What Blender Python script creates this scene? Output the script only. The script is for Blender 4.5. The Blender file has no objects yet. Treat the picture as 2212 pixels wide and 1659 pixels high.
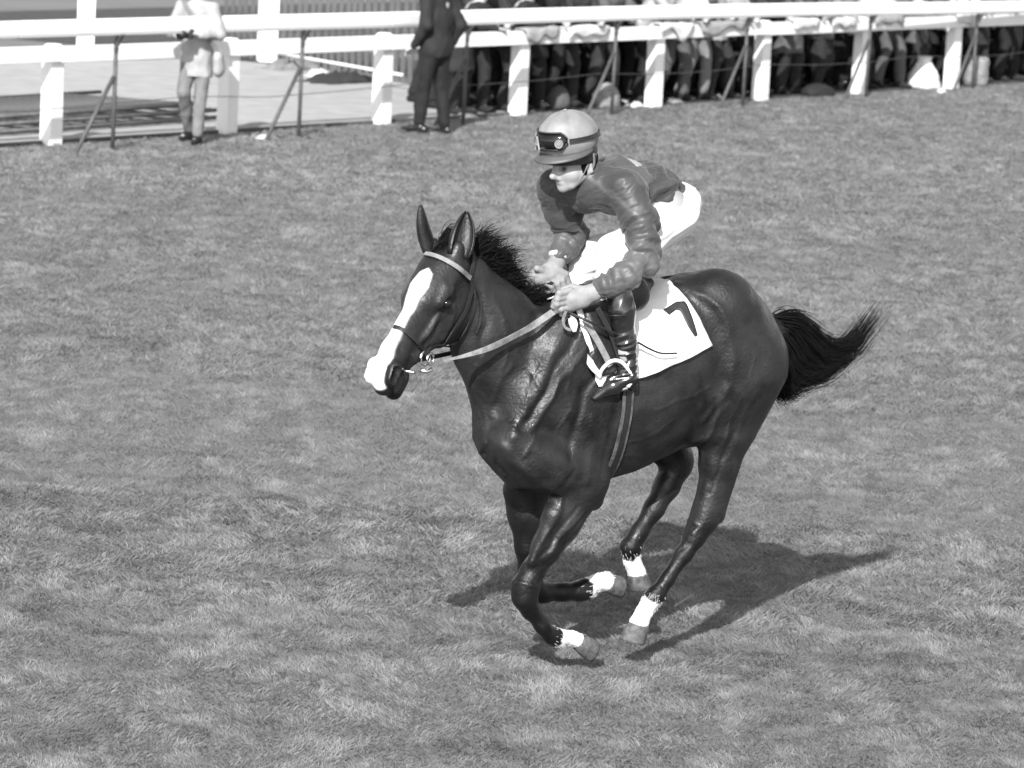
import bpy, math, random
import numpy as np
from mathutils import Vector, Matrix, noise
from mathutils.bvhtree import BVHTree
random.seed(7); rng = np.random.default_rng(11)
SC = bpy.context.scene
COL = SC.collection

# ------------------------------------------------------------------ camera, sky, sun, exposure
CAM_H, PITCH, ROLL, FPX = 3.85, 9.0, 3.0, 8295.0
cd = bpy.data.cameras.new('camera'); cam = bpy.data.objects.new('camera', cd); COL.objects.link(cam)
cd.sensor_width = 36.0; cd.lens = FPX / 2212 * 36; cd.clip_start = 0.5; cd.clip_end = 3000
cam.matrix_world = (Matrix.Translation((0, 0, CAM_H)) @ Matrix.Rotation(math.radians(90 - PITCH), 4, 'X')
                    @ Matrix.Rotation(math.radians(ROLL), 4, 'Z'))
cd.dof.use_dof = True; cd.dof.focus_distance = 16.3; cd.dof.aperture_fstop = 6.0
SC.camera = cam
SUN_DIR = Vector((0.26, 1.42, -1.0)).normalized()
SUN_EL = math.asin(-SUN_DIR.z); SUN_AZ = math.atan2(-SUN_DIR.x, -SUN_DIR.y)
world = bpy.data.worlds.new('World'); SC.world = world; world.use_nodes = True
wn = world.node_tree; wn.nodes.clear()
sky = wn.nodes.new('ShaderNodeTexSky'); sky.sky_type = 'NISHITA'; sky.sun_disc = False
sky.sun_elevation = SUN_EL; sky.sun_rotation = SUN_AZ
bw = wn.nodes.new('ShaderNodeRGBToBW'); bg = wn.nodes.new('ShaderNodeBackground'); wo = wn.nodes.new('ShaderNodeOutputWorld')
bg.inputs['Strength'].default_value = 0.15          # panchromatic film: the sky seen as grey
wn.links.new(sky.outputs[0], bw.inputs[0]); wn.links.new(bw.outputs[0], bg.inputs[0]); wn.links.new(bg.outputs[0], wo.inputs[0])
sl = bpy.data.lights.new('sun', 'SUN'); sl.energy = 4.2; sl.angle = math.radians(0.6)
sun = bpy.data.objects.new('sun', sl); COL.objects.link(sun)
sun.rotation_euler = SUN_DIR.to_track_quat('-Z', 'Y').to_euler()
vs_ = SC.view_settings; vs_.view_transform = 'Standard'; vs_.look = 'None'; vs_.exposure = 0.88; vs_.gamma = 1.0; vs_.use_curve_mapping = False

# ------------------------------------------------------------------ measuring helpers
RC = np.array(cam.matrix_world.to_3x3()); CC = np.array([0, 0, CAM_H])
def ray(x, y): return RC @ np.array([(x - 1106) / FPX, -(y - 829.5) / FPX, -1.0])
def gp(x, y, z=0.0):
    d = ray(x, y); p = CC + d * ((z - CC[2]) / d[2]); return Vector(p)
TH = math.radians(32)
HF = np.array([-math.cos(TH), -math.sin(TH), 0]); HL = np.array([math.sin(TH), -math.cos(TH), 0]); HO = np.array([0.324, 16.5, 0])
HB = np.stack([HF, HL, np.array([0, 0, 1.0])])                     # rows: local axes in world
HM = Matrix.Translation(HO.tolist()) @ Matrix.Rotation(math.pi + TH, 4, 'Z')
CL = HB @ (CC - HO)                                                # camera in horse space
def h(x, y, w=0.0):
    d = HB @ ray(x, y); t = (w - CL[1]) / d[1]; return CL + d * t
def V(*a): return np.array(a, float)

# ------------------------------------------------------------------ materials (all neutral greys: black and white film)
def mat(name, c=0.5, rough=0.7, c2=None, scale=8.0, bump=0.0, bscale=40.0, attr=None, spec=0.5, sheen=0.0, coat=0.0, detail=4, stretch=None, metal=0.0, rvar=0.0):
    m = bpy.data.materials.new(name); m.use_nodes = True
    nt = m.node_tree; N = nt.nodes; Lk = nt.links; b = N['Principled BSDF']
    b.inputs['Roughness'].default_value = rough; b.inputs['Specular IOR Level'].default_value = spec
    b.inputs['Sheen Weight'].default_value = sheen; b.inputs['Coat Weight'].default_value = coat; b.inputs['Metallic'].default_value = metal
    b.inputs['Coat Roughness'].default_value = 0.25
    tc = N.new('ShaderNodeTexCoord'); src = tc.outputs['Object']
    if stretch:
        mp = N.new('ShaderNodeMapping'); mp.inputs['Scale'].default_value = stretch; Lk.new(src, mp.inputs[0]); src = mp.outputs[0]
    if c2 is None: c2 = c * 0.82
    n = N.new('ShaderNodeTexNoise'); n.inputs['Scale'].default_value = scale; n.inputs['Detail'].default_value = detail
    Lk.new(src, n.inputs['Vector'])
    r = N.new('ShaderNodeMapRange'); r.inputs[1].default_value = 0.3; r.inputs[2].default_value = 0.7; r.inputs[3].default_value = c2; r.inputs[4].default_value = c
    Lk.new(n.outputs[0], r.inputs[0]); out = r.outputs[0]
    if attr:      # several painted coat tones: attribute 'tone' multiplies / replaces
        a = N.new('ShaderNodeAttribute'); a.attribute_name = attr
        sep = N.new('ShaderNodeSeparateColor'); Lk.new(a.outputs['Color'], sep.inputs[0])
        mx = N.new('ShaderNodeMix'); mx.data_type = 'FLOAT'
        Lk.new(sep.outputs[0], mx.inputs[0]); Lk.new(out, mx.inputs[2]); mx.inputs[3].default_value = 0.66
        mu = N.new('ShaderNodeMath'); mu.operation = 'MULTIPLY'; Lk.new(mx.outputs[0], mu.inputs[0]); Lk.new(sep.outputs[1], mu.inputs[1]); out = mu.outputs[0]
        rr = N.new('ShaderNodeMath'); rr.operation = 'MULTIPLY_ADD'; Lk.new(sep.outputs[0], rr.inputs[0]); rr.inputs[1].default_value = 0.45; rr.inputs[2].default_value = rough
        if rvar:
            n3 = N.new('ShaderNodeTexNoise'); n3.inputs['Scale'].default_value = 13; n3.inputs['Detail'].default_value = 6; Lk.new(src, n3.inputs['Vector'])
            r3 = N.new('ShaderNodeMapRange'); r3.inputs[1].default_value = .35; r3.inputs[2].default_value = .65; r3.inputs[3].default_value = rough - rvar; r3.inputs[4].default_value = rough + rvar
            Lk.new(n3.outputs[0], r3.inputs[0]); Lk.new(r3.outputs[0], rr.inputs[2])
        Lk.new(rr.outputs[0], b.inputs['Roughness'])
    cb = N.new('ShaderNodeCombineColor')
    for i in range(3): Lk.new(out, cb.inputs[i])
    Lk.new(cb.outputs[0], b.inputs['Base Color'])
    if bump:
        n2 = N.new('ShaderNodeTexNoise'); n2.inputs['Scale'].default_value = bscale; n2.inputs['Detail'].default_value = 5
        Lk.new(src, n2.inputs['Vector'])
        bp = N.new('ShaderNodeBump'); bp.inputs['Strength'].default_value = bump; bp.inputs['Distance'].default_value = 0.01
        Lk.new(n2.outputs[0], bp.inputs['Height']); Lk.new(bp.outputs[0], b.inputs['Normal'])
    return m
M = {}
M['coat'] = mat('horse_coat', 0.017, 0.45, 0.006, 9, bump=0.3, bscale=75, attr='tone', spec=0.38, coat=0.0, detail=8, rvar=.13)
M['hair'] = mat('horse_hair', 0.006, 0.75, 0.002, 20, spec=0.15)
M['hoof'] = mat('hoof_horn', 0.13, 0.75, 0.035, 45, bump=0.2)
M['eye'] = mat('eye_black', 0.008, 0.08)
M['silk'] = mat('racing_silk', 0.056, 0.47, 0.036, 8, bump=0.25, bscale=14, attr='tone', spec=0.35, sheen=0.1)
M['cap'] = mat('cap_silk', 0.25, 0.5, 0.18, 14, bump=0.2, bscale=25, attr='tone')
M['white'] = mat('white_breeches', 0.68, 0.7, 0.60, 12, bump=0.4, bscale=16)
M['boot'] = mat('boot_leather', 0.012, 0.2, 0.006, 12, bump=0.35, bscale=22, spec=0.7, coat=0.5)
M['leather'] = mat('dark_leather', 0.018, 0.45, 0.010, 20, bump=0.3, bscale=60)
M['girth'] = mat('grey_girth_webbing', 0.11, 0.7, 0.03, 26, bump=0.4, bscale=70)
M['lightstrap'] = mat('pale_strap_webbing', 0.24, 0.6, 0.13, 30, bump=0.3, bscale=80)
M['glove'] = mat('pale_glove', 0.27, 0.75, 0.19, 18, bump=0.3, bscale=50)
M['skin'] = mat('skin', 0.33, 0.5, 0.27, 14, bump=0.08, attr='tone')
M['metal'] = mat('bright_metal', 0.8, 0.2, 0.6, 10, metal=1.0)
M['cloth'] = mat('number_cloth', 0.80, 0.75, 0.77, 6, bump=0.2, bscale=40, attr='tone')
M['black'] = mat('black_print', 0.02, 0.6)
M['paint'] = mat('white_gloss_paint', 0.82, 0.5, 0.76, 3, bump=0.15, bscale=20)
M['steel'] = mat('weathered_steel', 0.085, 0.6, 0.05, 20, bump=0.2)
M['pave'] = mat('pale_pavement', 0.36, 0.9, 0.28, 3, bump=0.2, bscale=60, detail=8)
M['band'] = mat('dark_verge', 0.10, 0.95, 0.07, 2, bump=0.3, detail=8)
M['far'] = mat('far_turf', 0.17, 0.95, 0.12, 0.6, bump=0.3, detail=8, stretch=(1, 4, 1))
M['picket'] = mat('weathered_wood', 0.14, 0.85, 0.07, 9, bump=0.3, stretch=(1, 1, .3))
M['tarp'] = mat('white_tarpaulin', 0.72, 0.6, 0.5, 5, bump=0.3, bscale=10)

# ------------------------------------------------------------------ object helpers
def tag(o, label=None, cat=None, group=None, kind=None):
    if label: o['label'] = label
    if cat: o['category'] = cat
    if group: o['group'] = group
    if kind: o['kind'] = kind
    return o
def empty(name, loc=(0, 0, 0), rz=0.0, mw=None):
    o = bpy.data.objects.new(name, None); COL.objects.link(o); o.empty_display_size = 0.1
    if mw is not None: o.matrix_world = mw
    else: o.location = loc; o.rotation_euler = (0, 0, rz)
    return o
def obj(name, v, f, m, parent=None, smooth=True, tone=None, mw=None):
    me = bpy.data.meshes.new(name)
    v = np.asarray(v, dtype=np.float32)
    if isinstance(f, np.ndarray):
        k = f.shape[1]; me.vertices.add(len(v)); me.loops.add(f.size); me.polygons.add(len(f))
        me.vertices.foreach_set('co', v.ravel()); me.loops.foreach_set('vertex_index', f.astype(np.int32).ravel())
        me.polygons.foreach_set('loop_start', (np.arange(len(f)) * k).astype(np.int32))
        me.polygons.foreach_set('loop_total', np.full(len(f), k, np.int32)); me.update(calc_edges=True)
    else:
        me.from_pydata([tuple(map(float, p)) for p in v], [], f)
    me.validate()
    if smooth: me.polygons.foreach_set('use_smooth', np.ones(len(me.polygons), bool))
    if tone is None and m in (M['coat'], M['silk'], M['cap'], M['skin'], M['cloth']): tone = np.tile([0.0, 1.0], (len(me.vertices), 1))
    if tone is not None:
        a = me.color_attributes.new('tone', 'FLOAT_COLOR', 'POINT')
        c = np.zeros((len(me.vertices), 4), np.float32); c[:, 0] = tone[:, 0]; c[:, 1] = tone[:, 1]; c[:, 3] = 1
        a.data.foreach_set('color', c.ravel())
    me.materials.append(m)
    o = bpy.data.objects.new(name, me); COL.objects.link(o)
    if parent is not None: o.parent = parent
    if mw is not None: o.matrix_world = mw
    return o
class MB:
    """collects boxes, tubes and sheets into one mesh"""
    def __init__(s): s.v = []; s.f = []
    def add(s, v, f):
        o = len(s.v); s.v += [tuple(map(float, p)) for p in v]; s.f += [tuple(i + o for i in q) for q in f]; return s
    def box(s, c, sz, ax=None, bev=0.0):
        c = np.array(c, float); e = np.array(sz, float) / 2
        A = np.eye(3) if ax is None else np.array(ax, float)
        P = [c + A.T @ (e * V(i, j, k)) for i in (-1, 1) for j in (-1, 1) for k in (-1, 1)]
        return s.add(P, [(0, 1, 3, 2), (4, 6, 7, 5), (0, 4, 5, 1), (2, 3, 7, 6), (0, 2, 6, 4), (1, 5, 7, 3)])
    def tube(s, pts, r, n=8, cap=True, sq=None):
        pts = [np.array(p, float) for p in pts]; m = len(pts); rr = r if hasattr(r, '__len__') else [r] * m
        V_, F_ = [], []; up = V(0, 0, 1)
        for i, p in enumerate(pts):
            t = pts[min(i + 1, m - 1)] - pts[max(i - 1, 0)]; t /= np.linalg.norm(t) + 1e-9
            a = np.cross(t, up)
            if np.linalg.norm(a) < 0.1: a = np.cross(t, V(1, 0, 0))
            a /= np.linalg.norm(a); b = np.cross(a, t)
            for k in range(n):
                an = 2 * math.pi * k / n; V_.append(p + rr[i] * (math.cos(an) * a + math.sin(an) * b * (sq or 1)))
        for i in range(m - 1):
            for k in range(n): F_.append((i * n + k, i * n + (k + 1) % n, (i + 1) * n + (k + 1) % n, (i + 1) * n + k))
        if cap: F_.append(tuple(range(n))[::-1]); F_.append(tuple(range((m - 1) * n, m * n)))
        return s.add(V_, F_)
    def strap(s, pts, nrm, w, t=0.004):
        """flat strap: polyline with a surface normal at each point"""
        pts = [np.array(p, float) for p in pts]; m = len(pts); V_, F_ = [], []
        ww = w if hasattr(w, '__len__') else [w] * m
        for i, p in enumerate(pts):
            d = pts[min(i + 1, m - 1)] - pts[max(i - 1, 0)]; d /= np.linalg.norm(d) + 1e-9
            n = np.array(nrm[i], float); n /= np.linalg.norm(n); b = np.cross(d, n); b /= np.linalg.norm(b) + 1e-9
            for sx, sy in ((-1, 0), (1, 0), (1, 1), (-1, 1)): V_.append(p + b * sx * ww[i] / 2 + n * sy * t)
        for i in range(m - 1):
            for k in range(4): F_.append((i * 4 + k, i * 4 + (k + 1) % 4, (i + 1) * 4 + (k + 1) % 4, (i + 1) * 4 + k))
        F_ += [(3, 2, 1, 0), tuple((m - 1) * 4 + k for k in range(4))]
        return s.add(V_, F_)
    def build(s, name, m, parent=None, smooth=False, tone=None, bevel=0.0):
        o = obj(name, s.v, s.f, m, parent, smooth, tone)
        if bevel:
            b = o.modifiers.new('bevel', 'BEVEL'); b.width = bevel; b.segments = 2; b.limit_method = 'ANGLE'
        return o
def spline(pts, n):
    """Catmull-Rom through the points"""
    P = [np.array(p, float) for p in pts]; P = [2 * P[0] - P[1]] + P + [2 * P[-1] - P[-2]]; out = []
    for i in range(1, len(P) - 2):
        for j in range(n):
            t = j / n; a, b, c, d = P[i - 1:i + 3]
            out.append(0.5 * ((2 * b) + (c - a) * t + (2 * a - 5 * b + 4 * c - d) * t * t + (3 * b - a - 3 * c + d) * t ** 3))
    out.append(P[-2]); return out

# ------------------------------------------------------------------ implicit sculpting: smooth unions of tapered limbs, meshed as one surface
class Sculpt:
    def __init__(s): s.p = []
    def cone(s, a, b, ra, rb, k=0.03, sq=None, sub=False):
        """tapered capsule; sq = (direction, factor) widens (>1) or flattens (<1) it along a direction"""
        s.p.append(('c', np.array(a, float), np.array(b, float), ra, rb, k, sq, sub)); return s
    def ball(s, a, r, k=0.03, sq=None, sub=False): return s.cone(a, np.array(a, float) + 1e-5, r, r, k, sq, sub)
    def chain(s, pts, k=0.03, sq=None):
        for (a, ra), (b, rb) in zip(pts[:-1], pts[1:]): s.cone(a, b, ra, rb, k, sq)
        return s
    def func(s, lo, hi, fn, k=0.03): s.p.append(('f', np.array(lo, float), np.array(hi, float), fn, k)); return s
    def build(s, vsz, smooth=2):
        lo = np.full(3, 1e9); hi = -lo; bb = []
        for p in s.p:
            if p[0] == 'c':
                _, a, b, ra, rb, k, sq, sub = p; e = max(ra, rb) * (max(1, sq[1]) if sq else 1) + k + 3 * vsz
                l, u = np.minimum(a, b) - e, np.maximum(a, b) + e
            else: l, u, sub = p[1], p[2], False
            bb.append((l, u))
            if not sub: lo = np.minimum(lo, l); hi = np.maximum(hi, u)
        n = np.ceil((hi - lo) / vsz).astype(int) + 1
        G = np.full(n, 0.5, np.float32); ax = [lo[i] + np.arange(n[i]) * vsz for i in range(3)]
        for p, (l, u) in zip(s.p, bb):
            i0 = np.clip(((l - lo) / vsz).astype(int), 0, n); i1 = np.clip(((u - lo) / vsz).astype(int) + 2, 0, n)
            if (i1 <= i0).any(): continue
            X, Y, Z = np.meshgrid(*[ax[i][i0[i]:i1[i]].astype(np.float32) for i in range(3)], indexing='ij')
            if p[0] == 'c':
                _, a, b, ra, rb, k, sq, sub = p
                c = (a + b) / 2; mul = 1.0; a2, b2 = a.copy(), b.copy()
                if sq:
                    d = np.array(sq[0], float); d /= np.linalg.norm(d); g = 1 / sq[1] - 1
                    q = ((X - c[0]) * d[0] + (Y - c[1]) * d[1] + (Z - c[2]) * d[2]) * g
                    X = X + q * d[0]; Y = Y + q * d[1]; Z = Z + q * d[2]
                    a2 = a + d * g * np.dot(a - c, d); b2 = b + d * g * np.dot(b - c, d); mul = min(1.0, sq[1])
                ba = b2 - a2; L2 = float(ba @ ba) + 1e-12
                px, py, pz = X - a2[0], Y - a2[1], Z - a2[2]
                t = np.clip((px * ba[0] + py * ba[1] + pz * ba[2]) / L2, 0, 1)
                D = (np.sqrt((px - t * ba[0]) ** 2 + (py - t * ba[1]) ** 2 + (pz - t * ba[2]) ** 2) - (ra + t * (rb - ra))) * mul
            else: D = p[3](X, Y, Z); k = p[4]; sub = False
            g = G[i0[0]:i1[0], i0[1]:i1[1], i0[2]:i1[2]]
            if sub:
                D = -D; q = np.maximum(k - np.abs(g - D), 0); g[...] = np.maximum(g, D) + q * q / (4 * k)
            else:
                q = np.maximum(k - np.abs(g - D), 0); g[...] = np.minimum(g, D) - q * q / (4 * k)
        return nets(G, lo, vsz, smooth)
def nets(G, lo, vsz, smooth):
    """naive surface nets"""
    ins = G < 0; n = np.array(G.shape); cn = n - 1
    acc = np.zeros((*cn, 3), np.float32); cnt = np.zeros(cn, np.float32); E = []
    for ax in range(3):
        s0 = [slice(None)] * 3; s1 = [slice(None)] * 3; s0[ax] = slice(0, -1); s1[ax] = slice(1, None)
        g0, g1 = G[tuple(s0)], G[tuple(s1)]; idx = np.argwhere((g0 < 0) != (g1 < 0))
        f0 = g0[tuple(idx.T)]; f1 = g1[tuple(idx.T)]; t = f0 / (f0 - f1)
        P = idx.astype(np.float32); P[:, ax] += t
        o1, o2 = [a for a in range(3) if a != ax]
        ok = (idx[:, o1] > 0) & (idx[:, o2] > 0) & (idx[:, o1] < cn[o1]) & (idx[:, o2] < cn[o2])
        idx = idx[ok]; P = P[ok]; neg = (f0 < 0)[ok]; cells = []
        for d1, d2 in ((0, 0), (1, 0), (1, 1), (0, 1)):
            c = idx.copy(); c[:, o1] -= d1; c[:, o2] -= d2
            np.add.at(acc, tuple(c.T), P); np.add.at(cnt, tuple(c.T), 1); cells.append(c)
        E.append((ax, cells, neg))
    act = cnt > 0; ids = np.full(cn, -1, np.int64); ids[act] = np.arange(act.sum())
    v = acc[act] / cnt[act][:, None]; F = []
    for ax, cells, neg in E:
        q = np.stack([ids[tuple(c.T)] for c in cells], 1)
        fl = neg if ax == 1 else ~neg
        q[fl] = q[fl][:, ::-1]; F.append(q)
    F = np.concatenate(F); v = v * vsz + lo.astype(np.float32)
    for _ in range(smooth):
        a = np.zeros_like(v); c = np.zeros(len(v), np.float32)
        for i in range(4):
            j = F[:, (i + 1) % 4]; k = F[:, i]
            np.add.at(a, k, v[j]); np.add.at(c, k, 1); np.add.at(a, j, v[k]); np.add.at(c, j, 1)
        v = v * 0.45 + 0.55 * a / np.maximum(c, 1)[:, None]
    return v, F
def normals(v, F):
    n = np.cross(v[F[:, 2]] - v[F[:, 0]], v[F[:, 3]] - v[F[:, 1]]); N = np.zeros_like(v)
    for i in range(4): np.add.at(N, F[:, i], n)
    return N / (np.linalg.norm(N, axis=1)[:, None] + 1e-12)
def segdist(P, poly):
    """distance of points (n,k) to a polyline (m,k)"""
    best = np.full(len(P), 1e9)
    for a, b in zip(poly[:-1], poly[1:]):
        ba = b - a; t = np.clip(((P - a) @ ba) / (ba @ ba + 1e-12), 0, 1)
        best = np.minimum(best, np.linalg.norm(P - a - t[:, None] * ba, axis=1))
    return best
def sstep(a, b, x): t = np.clip((x - a) / (b - a), 0, 1); return t * t * (3 - 2 * t)
def nz(v, sc, seed=0.0, oct=2):
    return np.array([noise.fractal(Vector((float(p[0]) * sc + seed, float(p[1]) * sc, float(p[2]) * sc)), 1.0, 2.0, oct) for p in v])
# ================================================================== THE SETTING
def seg_frame(a, b):
    d = (b - a); d.normalize(); return d
W0 = Vector((-4.69, 37.94, 0)); WD = Vector((0.6029, 0.7978, 0)); WN = Vector((0.7978, -0.6029, 0))   # white fence line, WN faces the course
def fpt(t, off=0.0, z=0.0): return W0 + WD * t + WN * off + Vector((0, 0, z))
def tag_structure(o): o['kind'] = 'structure'; return o
g = MB(); S_ = 900
xs = [-S_, -40, -12, -6, -3, 0, 3, 6, 12, 40, S_]; ys = [-S_, 0, 8, 12, 16, 20, 25, 30, 36, 44, 60, S_]
v = [(x, y, 0) for y in ys for x in xs]; nx = len(xs)
f = [(j * nx + i, j * nx + i + 1, (j + 1) * nx + i + 1, (j + 1) * nx + i) for j in range(len(ys) - 1) for i in range(nx - 1)]
M['soil'] = mat('turf_soil', 0.16, 0.95, 0.12, 5, bump=0.5, bscale=30, detail=8)
tag_structure(obj('ground', v, f, M['soil'], smooth=False))

# --- short racecourse turf: bent blades of grass, denser near the camera
def make_grass():
    m = bpy.data.materials.new('turf_blades'); m.use_nodes = True; nt = m.node_tree; N = nt.nodes; Lk = nt.links; b = N['Principled BSDF']
    b.inputs['Roughness'].default_value = 0.6; b.inputs['Specular IOR Level'].default_value = 0.08
    a = N.new('ShaderNodeAttribute'); a.attribute_name = 'tone'; Lk.new(a.outputs['Color'], b.inputs['Base Color'])
    tr = N.new('ShaderNodeBsdfTranslucent'); Lk.new(a.outputs['Color'], tr.inputs[0]); mx = N.new('ShaderNodeMixShader'); mx.inputs[0].default_value = 0.45
    Lk.new(b.outputs[0], mx.inputs[1]); Lk.new(tr.outputs[0], mx.inputs[2]); Lk.new(mx.outputs[0], N['Material Output'].inputs[0])
    # sample positions inside the wedge the camera sees, plus a margin
    parts = []
    for y0, y1, dens, hh, wd in GRASS_BANDS:
        area = 0.0; n = int(dens * (y1 - y0) * (0.30 * (y0 + y1) / 2 + 1.2)); y = rng.uniform(y0, y1, n)
        x = rng.uniform(-0.5, 0.5, n) * (0.30 * y + 1.2) + 0.0
        parts.append(np.stack([x, y, np.full(n, hh), np.full(n, wd)], 1))
    P = np.concatenate(parts)
    off = (P[:, 0] - W0.x) * WN.x + (P[:, 1] - W0.y) * WN.y                 # keep to the course side of the fence
    P = P[off > rng.normal(-0.02, 0.06, len(P))]
    n = len(P); x, y, hh, wd = P.T
    # clumps by cheap value noise made of sines and a random lattice
    def lat(sx, sy, seed):
        r = np.random.default_rng(seed).random((256, 256)); u = (x + 40) * sx; w = (y + 10) * sy
        i, j = u.astype(int), w.astype(int); fu, fw = u - i, w - j; fu = fu * fu * (3 - 2 * fu); fw = fw * fw * (3 - 2 * fw)
        g_ = lambda a, b_: r[a % 256, b_ % 256]
        return (g_(i, j) * (1 - fu) + g_(i + 1, j) * fu) * (1 - fw) + (g_(i, j + 1) * (1 - fu) + g_(i + 1, j + 1) * fu) * fw
    big = lat(0.7, 0.5, 1) * .5 + lat(1.6, 1.1, 2) * .5; mid = lat(4.5, 2.5, 3) * .5 + lat(9, 6, 4) * .5; fine = lat(22, 16, 5)
    clump = 0.22 * big + 0.46 * mid + 0.32 * fine
    H = hh * (0.5 + 1.0 * (0.2 * big + 0.8 * mid)) * rng.uniform(0.6, 1.3, n)
    tcol = 0.285 * (0.38 + 1.24 * clump) * rng.uniform(0.9, 1.1, n) * np.where(rng.random(n) < 0.03, 1.3, 1.0)
    dark = sstep(0.56, 0.80, lat(2.4, 2.6, 21) * .45 + lat(6.5, 6, 22) * .35 + lat(14, 12, 23) * .2); tcol *= 1 - 0.36 * dark
    pit = sstep(0.74, 0.84, lat(5.5, 3.6, 31) * .5 + lat(2.6, 1.7, 32) * .5) ; tcol *= 1 - 0.45 * pit; H = H * (1 - .5 * pit)
    lean_a = 5.0 * lat(4.2, 3.1, 8) + 4.0 * lat(11, 8, 9) + rng.normal(0, 0.9, n)
    lean = rng.uniform(0.5, 1.6, n)
    dx, dy = np.cos(lean_a), np.sin(lean_a); face = rng.uniform(0, math.pi, n); bx, by = np.cos(face), np.sin(face)
    z0 = -0.004
    def pt(t, s):
        k = lean * t * t * H * 1.1
        return np.stack([x + dx * k + bx * s, y + dy * k + by * s, z0 + H * t * (1 - 0.22 * lean * t * 0.7)], 1)
    hw = wd / 2
    A = pt(0.0, -hw); B = pt(0.0, hw); C = pt(0.55, hw * .9); D = pt(0.55, -hw * .9); E_ = pt(1.0, 0 * hw)
    v = np.stack([A, B, C, D, E_], 1).reshape(-1, 3)
    i = np.arange(n) * 5
    nr = y < 20; i1, i2 = i[nr], i[~nr]
    tri = np.concatenate([np.stack([i1, i1 + 1, i1 + 2], 1), np.stack([i1, i1 + 2, i1 + 3], 1), np.stack([i1 + 3, i1 + 2, i1 + 4], 1), np.stack([i2, i2 + 1, i2 + 4], 1)])
    me_t = np.repeat(tcol, 5) * np.tile([0.85, 0.85, 1.0, 1.0, 1.08], n)
    o = obj('grass', v, tri, m, smooth=False)
    a = o.data.color_attributes.new('tone', 'FLOAT_COLOR', 'POINT'); c = np.ones((n * 5, 4), np.float32); c[:, :3] = me_t[:, None]; a.data.foreach_set('color', c.ravel())
    tag(o, 'short rough turf of the racecourse covering the foreground up to the white fence', 'turf', kind='stuff')
GRASS_BANDS = [(12.8, 17.5, 12500, .023, .0042), (17.5, 24, 6500, .027, .0060), (24, 34, 2800, .032, .010), (34, 62, 1000, .034, .016)]
make_grass()

# --- behind the fence: pavement on the left, dark verge and far turf, ground under the crowd coloured dark as if shaded
def sheet(name, pts, z, m):
    return tag_structure(obj(name, [(p[0], p[1], z) for p in pts], [tuple(range(len(pts)))], m, smooth=False))
pA, pB = fpt(-24, -0.10), fpt(8.0, -0.10)
sheet('pavement', [pA, pB, gp(960, 175), gp(870, 118), gp(380, 128), gp(-700, 158)], 0.004, M['pave'])
sheet('verge', [gp(-700, 158), gp(380, 128), gp(870, 118), gp(870, 100), gp(380, 108), gp(-700, 142)], 0.004, M['band'])
fl = sheet('far_turf', [gp(-700, 142), gp(380, 108), gp(870, 100), gp(1500, 60), Vector((60, 160, 0)), Vector((-80, 160, 0))], 0.004, M['far'])
M['shaded'] = mat('shaded_ground', 0.05, 0.95, 0.03, 6, bump=0.4)
sheet('terrace', [fpt(7.6, -0.10), fpt(40, -0.10), fpt(40, -14), fpt(9, -14), gp(960, 175)], 0.008, M['shaded'])
# low timber edging board along the pavement
k = MB(); c = fpt(-2, -0.12); 
a = fpt(-9, -0.05, .02); b = fpt(8.0, -0.05, .02); k.tube([a, b], .022, 6)
tag(k.build('edging_strip', M['steel']), 'thin dark edging strip between the course turf and the pale pavement', 'edging')

# --- white post and rail fence
fence = empty('post_and_rail_fence', W0)
tag(fence, 'white wooden post and rail fence with one broad board along the course edge', 'fence')
def loc_to(o, root): o.parent = root; o.matrix_parent_inverse = Matrix.Identity(4); return o
def fbox(t0, t1, off, z0, z1, th, root=W0):
    b = MB(); c = WD * ((t0 + t1) / 2) + WN * off; b.box((c.x, c.y, (z0 + z1) / 2), (t1 - t0, th, z1 - z0), [WD, WN, (0, 0, 1)]); return b
tposts = [-15.6, -13.0, -10.4, -7.8, -5.2, -2.6, 0.0, 2.61, 5.15, 7.61, 10.3, 12.6, 14.9, 17.2, 19.5, 21.8, 24.1]
for i, t in enumerate(tposts):
    b = MB(); c = WD * t; hw = .088; lean = random.uniform(-.012, .012)
    V_ = []
    for z, s_, dz in ((-.05, 1.0, 0), (.90, .97, 0), (.965, .93, 1), (1.0, .62, 1)):
        for sx, sy in ((-1, -1), (1, -1), (1, 1), (-1, 1)):
            p = c + WD * (sx * hw * s_ + (z * lean)) + WN * (sy * .075 * s_); V_.append((p.x, p.y, z))
    F_ = [(j * 4 + q, j * 4 + (q + 1) % 4, j * 4 + 4 + (q + 1) % 4, j * 4 + 4 + q) for j in range(3) for q in range(4)] + [(0, 3, 2, 1), (12, 13, 14, 15)]
    b.add(V_, F_).build('post', M['paint'], fence, bevel=.008)
for t0, t1 in zip(tposts[:-1], tposts[1:]):
    z = random.uniform(-.006, .006)
    fbox(t0 + .004, t1 - .004, .098, .825 + z, .985 + z, .036).build('rail_board', M['paint'], fence, bevel=.006)

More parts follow.
